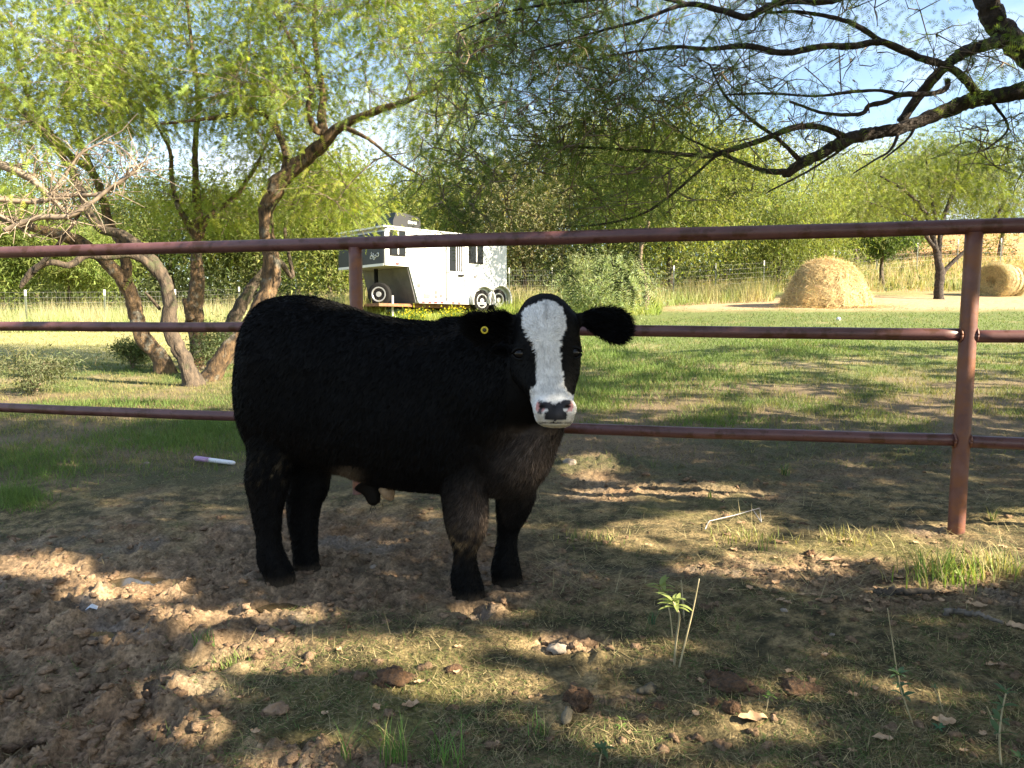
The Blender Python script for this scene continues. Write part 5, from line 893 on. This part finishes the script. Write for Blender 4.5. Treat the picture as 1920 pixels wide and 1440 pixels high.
for i in range(80):
    a_, b_ = (gd.uniform(1350, 1915), gd.uniform(1010, 1150)) if i < 48 else (gd.uniform(450, 1915), gd.uniform(1000, 1435)); dry_leaf(a_, b_, gd.uniform(9, 24), gd.uniform(0, 360), 'small curled dry leaf among the sunlit litter before the right fence post' if i < 48 else 'small curled dry leaf lying singly on the open pen floor', 'dry leaves before the right post' if i < 48 else 'dry leaves on the open pen floor', 100 + i)
# ------------------------------------------------------------------ weeds and tufts
def weed_leaf(L, wd, seed):
    t = np.linspace(0, 1, 7); hw = wd * np.sin(np.clip(t * .94 + .04, 0, 1) * math.pi) ** .8; z_ = .25 * L * t - .45 * L * t ** 2; v = np.concatenate([np.stack([t * L, hw, z_ + hw * .35], -1), np.stack([t * L, t * 0, z_], -1), np.stack([t * L, -hw, z_ + hw * .35], -1)])
    f = [[i, i + 1, 7 + i + 1, 7 + i] for i in range(6)] + [[7 + i, 7 + i + 1, 14 + i + 1, 14 + i] for i in range(6)]; mb = MB(); mb.add(v, f); return mb
def weed(stem, leafs, label, r_px=2.0, L_px=24, col=(.12, .18, .05), name='weed', lw=.16, seed=0):
    """stem: list of pixels from the base up; leafs: (fraction up, number in the whorl)"""
    b = onground(*stem[0]); Y = b[1]; s = Y / F; pts = [b - [0, 0, .01]] + [P(a_, b_, Y) for a_, b_ in stem[1:]]; q = spline(np.array(pts), 20); t = thing(name, b, label, 'weed')
    mb = MB(); mb.tube(q, np.linspace(r_px, r_px * .55, 20) * s, 6); mb.build('stem', stemm, t); g = np.random.default_rng(seed)
    ml = leafmat('weed_leaf', .35); me_ = weed_leaf(L_px * s, L_px * s * lw, 0).mesh('leaf', True, True); k = len(me_.vertices); me_.color_attributes['col'].data.foreach_set('color', np.tile([*col, 1.], k).astype(np.float32)); me_.materials.append(ml)
    for (f_, nn_) in leafs:
        c0 = q[int(f_ * 19)]; a0 = g.uniform(0, 6.28)
        for j in range(nn_):
            o = bpy.data.objects.new('leaf', me_); COL.objects.link(o); o.parent = t; o.location = Vector(c0 - b); o.rotation_euler = (g.normal(0, .2), -g.uniform(.1, .7), a0 + j * 6.283 / nn_ + g.normal(0, .25)); o.scale = [g.uniform(.7, 1.15)] * 3
    return t
stemm = noisy('weed_stem', (.22, .19, .10), (.38, .32, .19), 30, .7, .2)
weed([(1264, 1245), (1268, 1200), (1274, 1155), (1268, 1140), (1262, 1128)], [(1, 6), (.86, 5), (.75, 3)], 'sunlit pale green weed with narrow leaves, tallest in the foreground', 2.4, 36, (.26, .31, .10), lw=.13, seed=1)
weed([(1262, 1200), (1256, 1150), (1246, 1118), (1238, 1100)], [(1, 6), (.8, 4)], 'sunlit weed top with drooping leaves just left of the tall one', 1.6, 36, (.26, .31, .10), lw=.13, seed=2)
weed([(1272, 1250), (1288, 1190), (1300, 1140), (1311, 1085)], [], 'bare dry stalk rising beside the sunlit weed', 2.2); weed([(1283, 1160), (1280, 1120), (1277, 1088)], [], 'short bare twig between the weed and the dry stalk', 1.8)
weed([(1878, 1440), (1874, 1390), (1878, 1340), (1886, 1300)], [(1, 5), (.8, 4), (.6, 4), (.45, 3)], 'grey green leafy weed at the lower right corner', 2.6, 30, (.09, .145, .065), seed=3)
weed([(1876, 1380), (1862, 1350), (1850, 1324)], [], 'bare forked twig on the right corner weed', 2)
weed([(1716, 1370), (1698, 1320), (1688, 1290), (1684, 1262)], [(.95, 6), (.7, 5), (.5, 4)], 'low blue green weed with a trailing stem at right', 1.8, 24, (.08, .14, .07), seed=4); weed([(1684, 1262), (1676, 1220), (1664, 1140)], [(.3, 2)], 'thin upright yellow flower stalk above the blue green weed', 1.6, 10)
weed([(1772, 1336), (1760, 1310), (1752, 1290)], [(1, 5)], 'small grey seedling right of the blue green weed', 1.4, 14, (.09, .14, .07), seed=5); weed([(1122, 1440), (1126, 1420), (1130, 1405)], [(1, 7), (.7, 4)], 'dusty green weed at the bottom edge right of centre', 2, 26, (.08, .13, .055), seed=6); weed([(1438, 1325), (1440, 1312), (1444, 1305)], [(1, 5), (.6, 3)], 'tiny green seedling right of the dung balls', 1.4, 14, (.12, .2, .05), seed=7); weed([(1760, 1374), (1761, 1366)], [(1, 5)], 'tiny blue green seedling under the tan leaf', 1.4, 16, (.07, .16, .08), seed=8); weed([(1166, 1366), (1164, 1350)], [(1, 6), (.5, 4)], 'tiny bright seedling right of the tallest dung lump', 1.2, 14, (.16, .24, .06), seed=9); weed([(1900, 1440), (1912, 1422)], [(1, 5)], 'small weed in the bottom right corner', 1.6, 22, (.08, .14, .06), seed=10)
weed([(178, 684), (180, 676), (182, 668)], [(1, 5), (.5, 3)], 'small pale weed in the blue shade left of the mesquite clump', 1.2, 12, (.3, .34, .22), seed=11)
def tuft(px, py, wpx, hpx, n, label, col=(.10, .19, .045), seed=0, dry=.15, spread=.5):
    c0 = onground(px, py); s = c0[1] / F; g = np.random.default_rng(seed); T, C = [], []
    for i in range(n):
        b = c0 + np.array([g.normal(0, wpx * .22), g.normal(0, wpx * .16), 0]) * s; b[2] = float(H(b[0], b[1])) + c0[2] - float(H(c0[0], c0[1])) - .006; a_ = g.uniform(0, 6.28); L = hpx * s * g.uniform(.45, 1.1); ln_ = g.uniform(.1, spread); t = np.linspace(0, 1, 5); d = np.array([math.cos(a_), math.sin(a_), 0]); p = b + d * (ln_ * L * t ** 2)[:, None] * 1.1 + UP * (L * (t - .28 * ln_ * t ** 2))[:, None]; sd = np.cross(d, UP) * (1.15 * s) ; w_ = (1 - t ** 2)[:, None]
        for k in range(4): T += [[p[k] - sd * w_[k], p[k] + sd * w_[k], p[k + 1] + sd * w_[k + 1]], [p[k] - sd * w_[k], p[k + 1] + sd * w_[k + 1], p[k + 1] - sd * w_[k + 1]]]; 
        c_ = (np.array([.34, .30, .14]) if g.random() < dry else np.array(col)) * g.uniform(.7, 1.35); C += [c_] * 8
    o = link('grass_tuft', tri_mesh('grass_tuft', np.array(T), np.array(C)), M['grass']); return tag(o, label, 'grass tuft', None, 'stuff' if 'patch' in label else None)
tuft(380, 1215, 50, 45, 26, 'short grass tuft in shade, left of a sunlit tuft', seed=1); tuft(430, 1240, 80, 45, 60, 'sunlit short grass tuft at left in the bright strip', (.15, .22, .06), 2); tuft(740, 1440, 60, 105, 46, 'long green grass tuft at bottom, left of its taller neighbour', seed=3, spread=.7); tuft(835, 1445, 90, 100, 34, 'long green grass tuft at bottom centre', seed=4, spread=.7); tuft(650, 1430, 24, 100, 12, 'few long grass blades at the bottom left of centre', seed=5, spread=.8); tuft(1010, 1378, 60, 50, 18, 'low grass tuft left of the bark chunk', seed=6, spread=.9); tuft(1222, 1172, 30, 40, 22, 'blue green grass tuft beside the sunlit weed', (.07, .14, .075), 7)
tuft(1770, 1085, 170, 80, 200, 'bright green sunlit grass tuft at the foot of the right post', (.16, .24, .05), 8, .35, .9); tuft(1860, 1075, 130, 65, 120, 'dry straw coloured tuft right of the fence post', (.20, .24, .08), 9, .7, .9); tuft(1432, 1030, 30, 50, 8, 'few thin upright blades on the sunlit litter', (.14, .2, .06), 10, .3, .4); tuft(1335, 940, 30, 30, 8, 'small sprout on the sunlit dirt ridge', (.14, .2, .06), 11, .2, .8); tuft(1860, 975, 14, 40, 18, 'small tuft behind the right post', (.12, .18, .05), 12, .3, .8); tuft(1470, 890, 16, 30, 20, 'small tuft in the shade under the bottom rail', (.1, .15, .06), 13, .3, .9); tuft(1620, 1290, 60, 40, 26, 'fine grey green tuft left of the blue green weed', (.09, .13, .07), 14, .3, .9)
tuft(1390, 1010, 170, 28, 90, 'low sunlit grass patch before the bent wire', (.2, .22, .07), 15, .5, 1.0); tuft(1110, 1010, 150, 26, 70, 'low grass patch right of the front hooves', (.12, .15, .05), 16, .5, 1.0); tuft(1580, 1010, 160, 36, 90, 'dry grass patch left of the fence post', (.2, .2, .08), 17, .7, 1.0)
yfl = plain('flower_yellow', (.55, .50, .03), .6)
for (a_, b_, l_) in ((775, 589, 'yellow flowering weed left of two before the trailer'), (852, 592, 'yellow flowering weed right of two before the trailer')):
    b = np.array([*P(a_, 600, 18.6)[:2], 0]); b[2] = float(H(b[0], b[1])); t = thing('flower_clump', b, l_, 'flowers'); g = np.random.default_rng(a_); q = b + g.normal(0, 1, (900, 3)) * [.2, .14, .1] + [0, 0, .16]; q[:, 2] = np.maximum(q[:, 2], b[2] + .01); T, C = leaves(q, .05, a_, (.14, .2, .04)); link('foliage', tri_mesh('foliage', T, C), M['leaf'], t); q = b + g.normal(0, 1, (190, 3)) * [.2, .14, .09] + [0, 0, .26]; T, C = leaves(q, .045, a_ + 1, (.6, .52, .03), .2, .8); link('blossom', tri_mesh('blossom', T, C), M['leaf'], t)
# ------------------------------------------------------------------ small lost things
c0 = onground(366, 867); c1 = onground(440, 875); dv = unit(c1 - c0); lz = .016; t = thing('plastic_tube', c0, 'lavender and white plastic tube lying in the dirt behind the calf', 'tube')
mid_ = lerp(c0, c1, .38); mb = MB(); mb.tube(np.array([c0 + UP * (lz + .01), c0 + dv * .01 + UP * (lz + .01), mid_ + UP * (lz + .008)]), [.014, .018, .018], 14); mb.build('grip', plain('lavender', (.42, .27, .47), .4), t); mb = MB(); mb.tube(np.array([mid_ + UP * (lz + .008), c1 - dv * .02 + UP * (lz + .004), c1 + UP * (lz + .004)]), [.0165, .0155, .010], 14); mb.build('shaft', plain('tube_white', (.78, .78, .80), .4), t)
wp = [onground(1322, 998) + [0, 0, .012], onground(1326, 990) + [0, 0, .015], onground(1330, 988) + [0, 0, .02], onground(1375, 981) + [0, 0, .03], onground(1424, 972) + [0, 0, .045], onground(1427, 986) + [0, 0, .01]]; mb = MB(); mb.tube(np.array(wp), .003, 6); mb.tube(np.array([onground(1410, 972) + [0, 0, .04], onground(1426, 985) + [0, 0, .01]]), .0028, 6); tag(mb.build('bent_wire', plain('wire_grey', (.22, .22, .23), .5, .5), None), 'bent piece of grey wire lying on the sunlit litter', 'wire')
bb = onground(1572, 602); v, f = lump(0, 3, 1, .0, 14); mb = MB(); mb.add(v * .048 + bb + [0, 0, .035], [list(q_) for q_ in f]); v2 = []; o = tag(mb.build('ball', plain('ball_white', (.7, .7, .68), .5), None), 'white ball lying on the lawn before the hay mound', 'ball'); an = np.linspace(0, 2 * math.pi, 25); mb = MB(); mb.tube(bb + [0, 0, .035] + np.stack([np.cos(an) * .048, np.sin(an) * .02, np.sin(an) * .044], -1), .003, 5); mb.build('seam', gry, o)
c0 = onground(172, 1141); mb = MB(); g = np.random.default_rng(2); v = np.array([[-.02, -.008, .01], [.0, -.012, .022], [.022, -.006, .012], [.018, .01, .018], [-.004, .013, .026], [-.02, .009, .014], [0, 0, .03]]); mb.add(np.vstack([v + c0, v + c0 - [0, 0, .001]]), [[i, (i + 1) % 6, 6] for i in range(6)] + [[7 + (i + 1) % 6, 7 + i, 13] for i in range(6)]); tag(mb.build('paper_scrap', plain('scrap', (.62, .66, .70), .5), None, False), 'crumpled bluish white scrap in the mud at left', 'scrap')
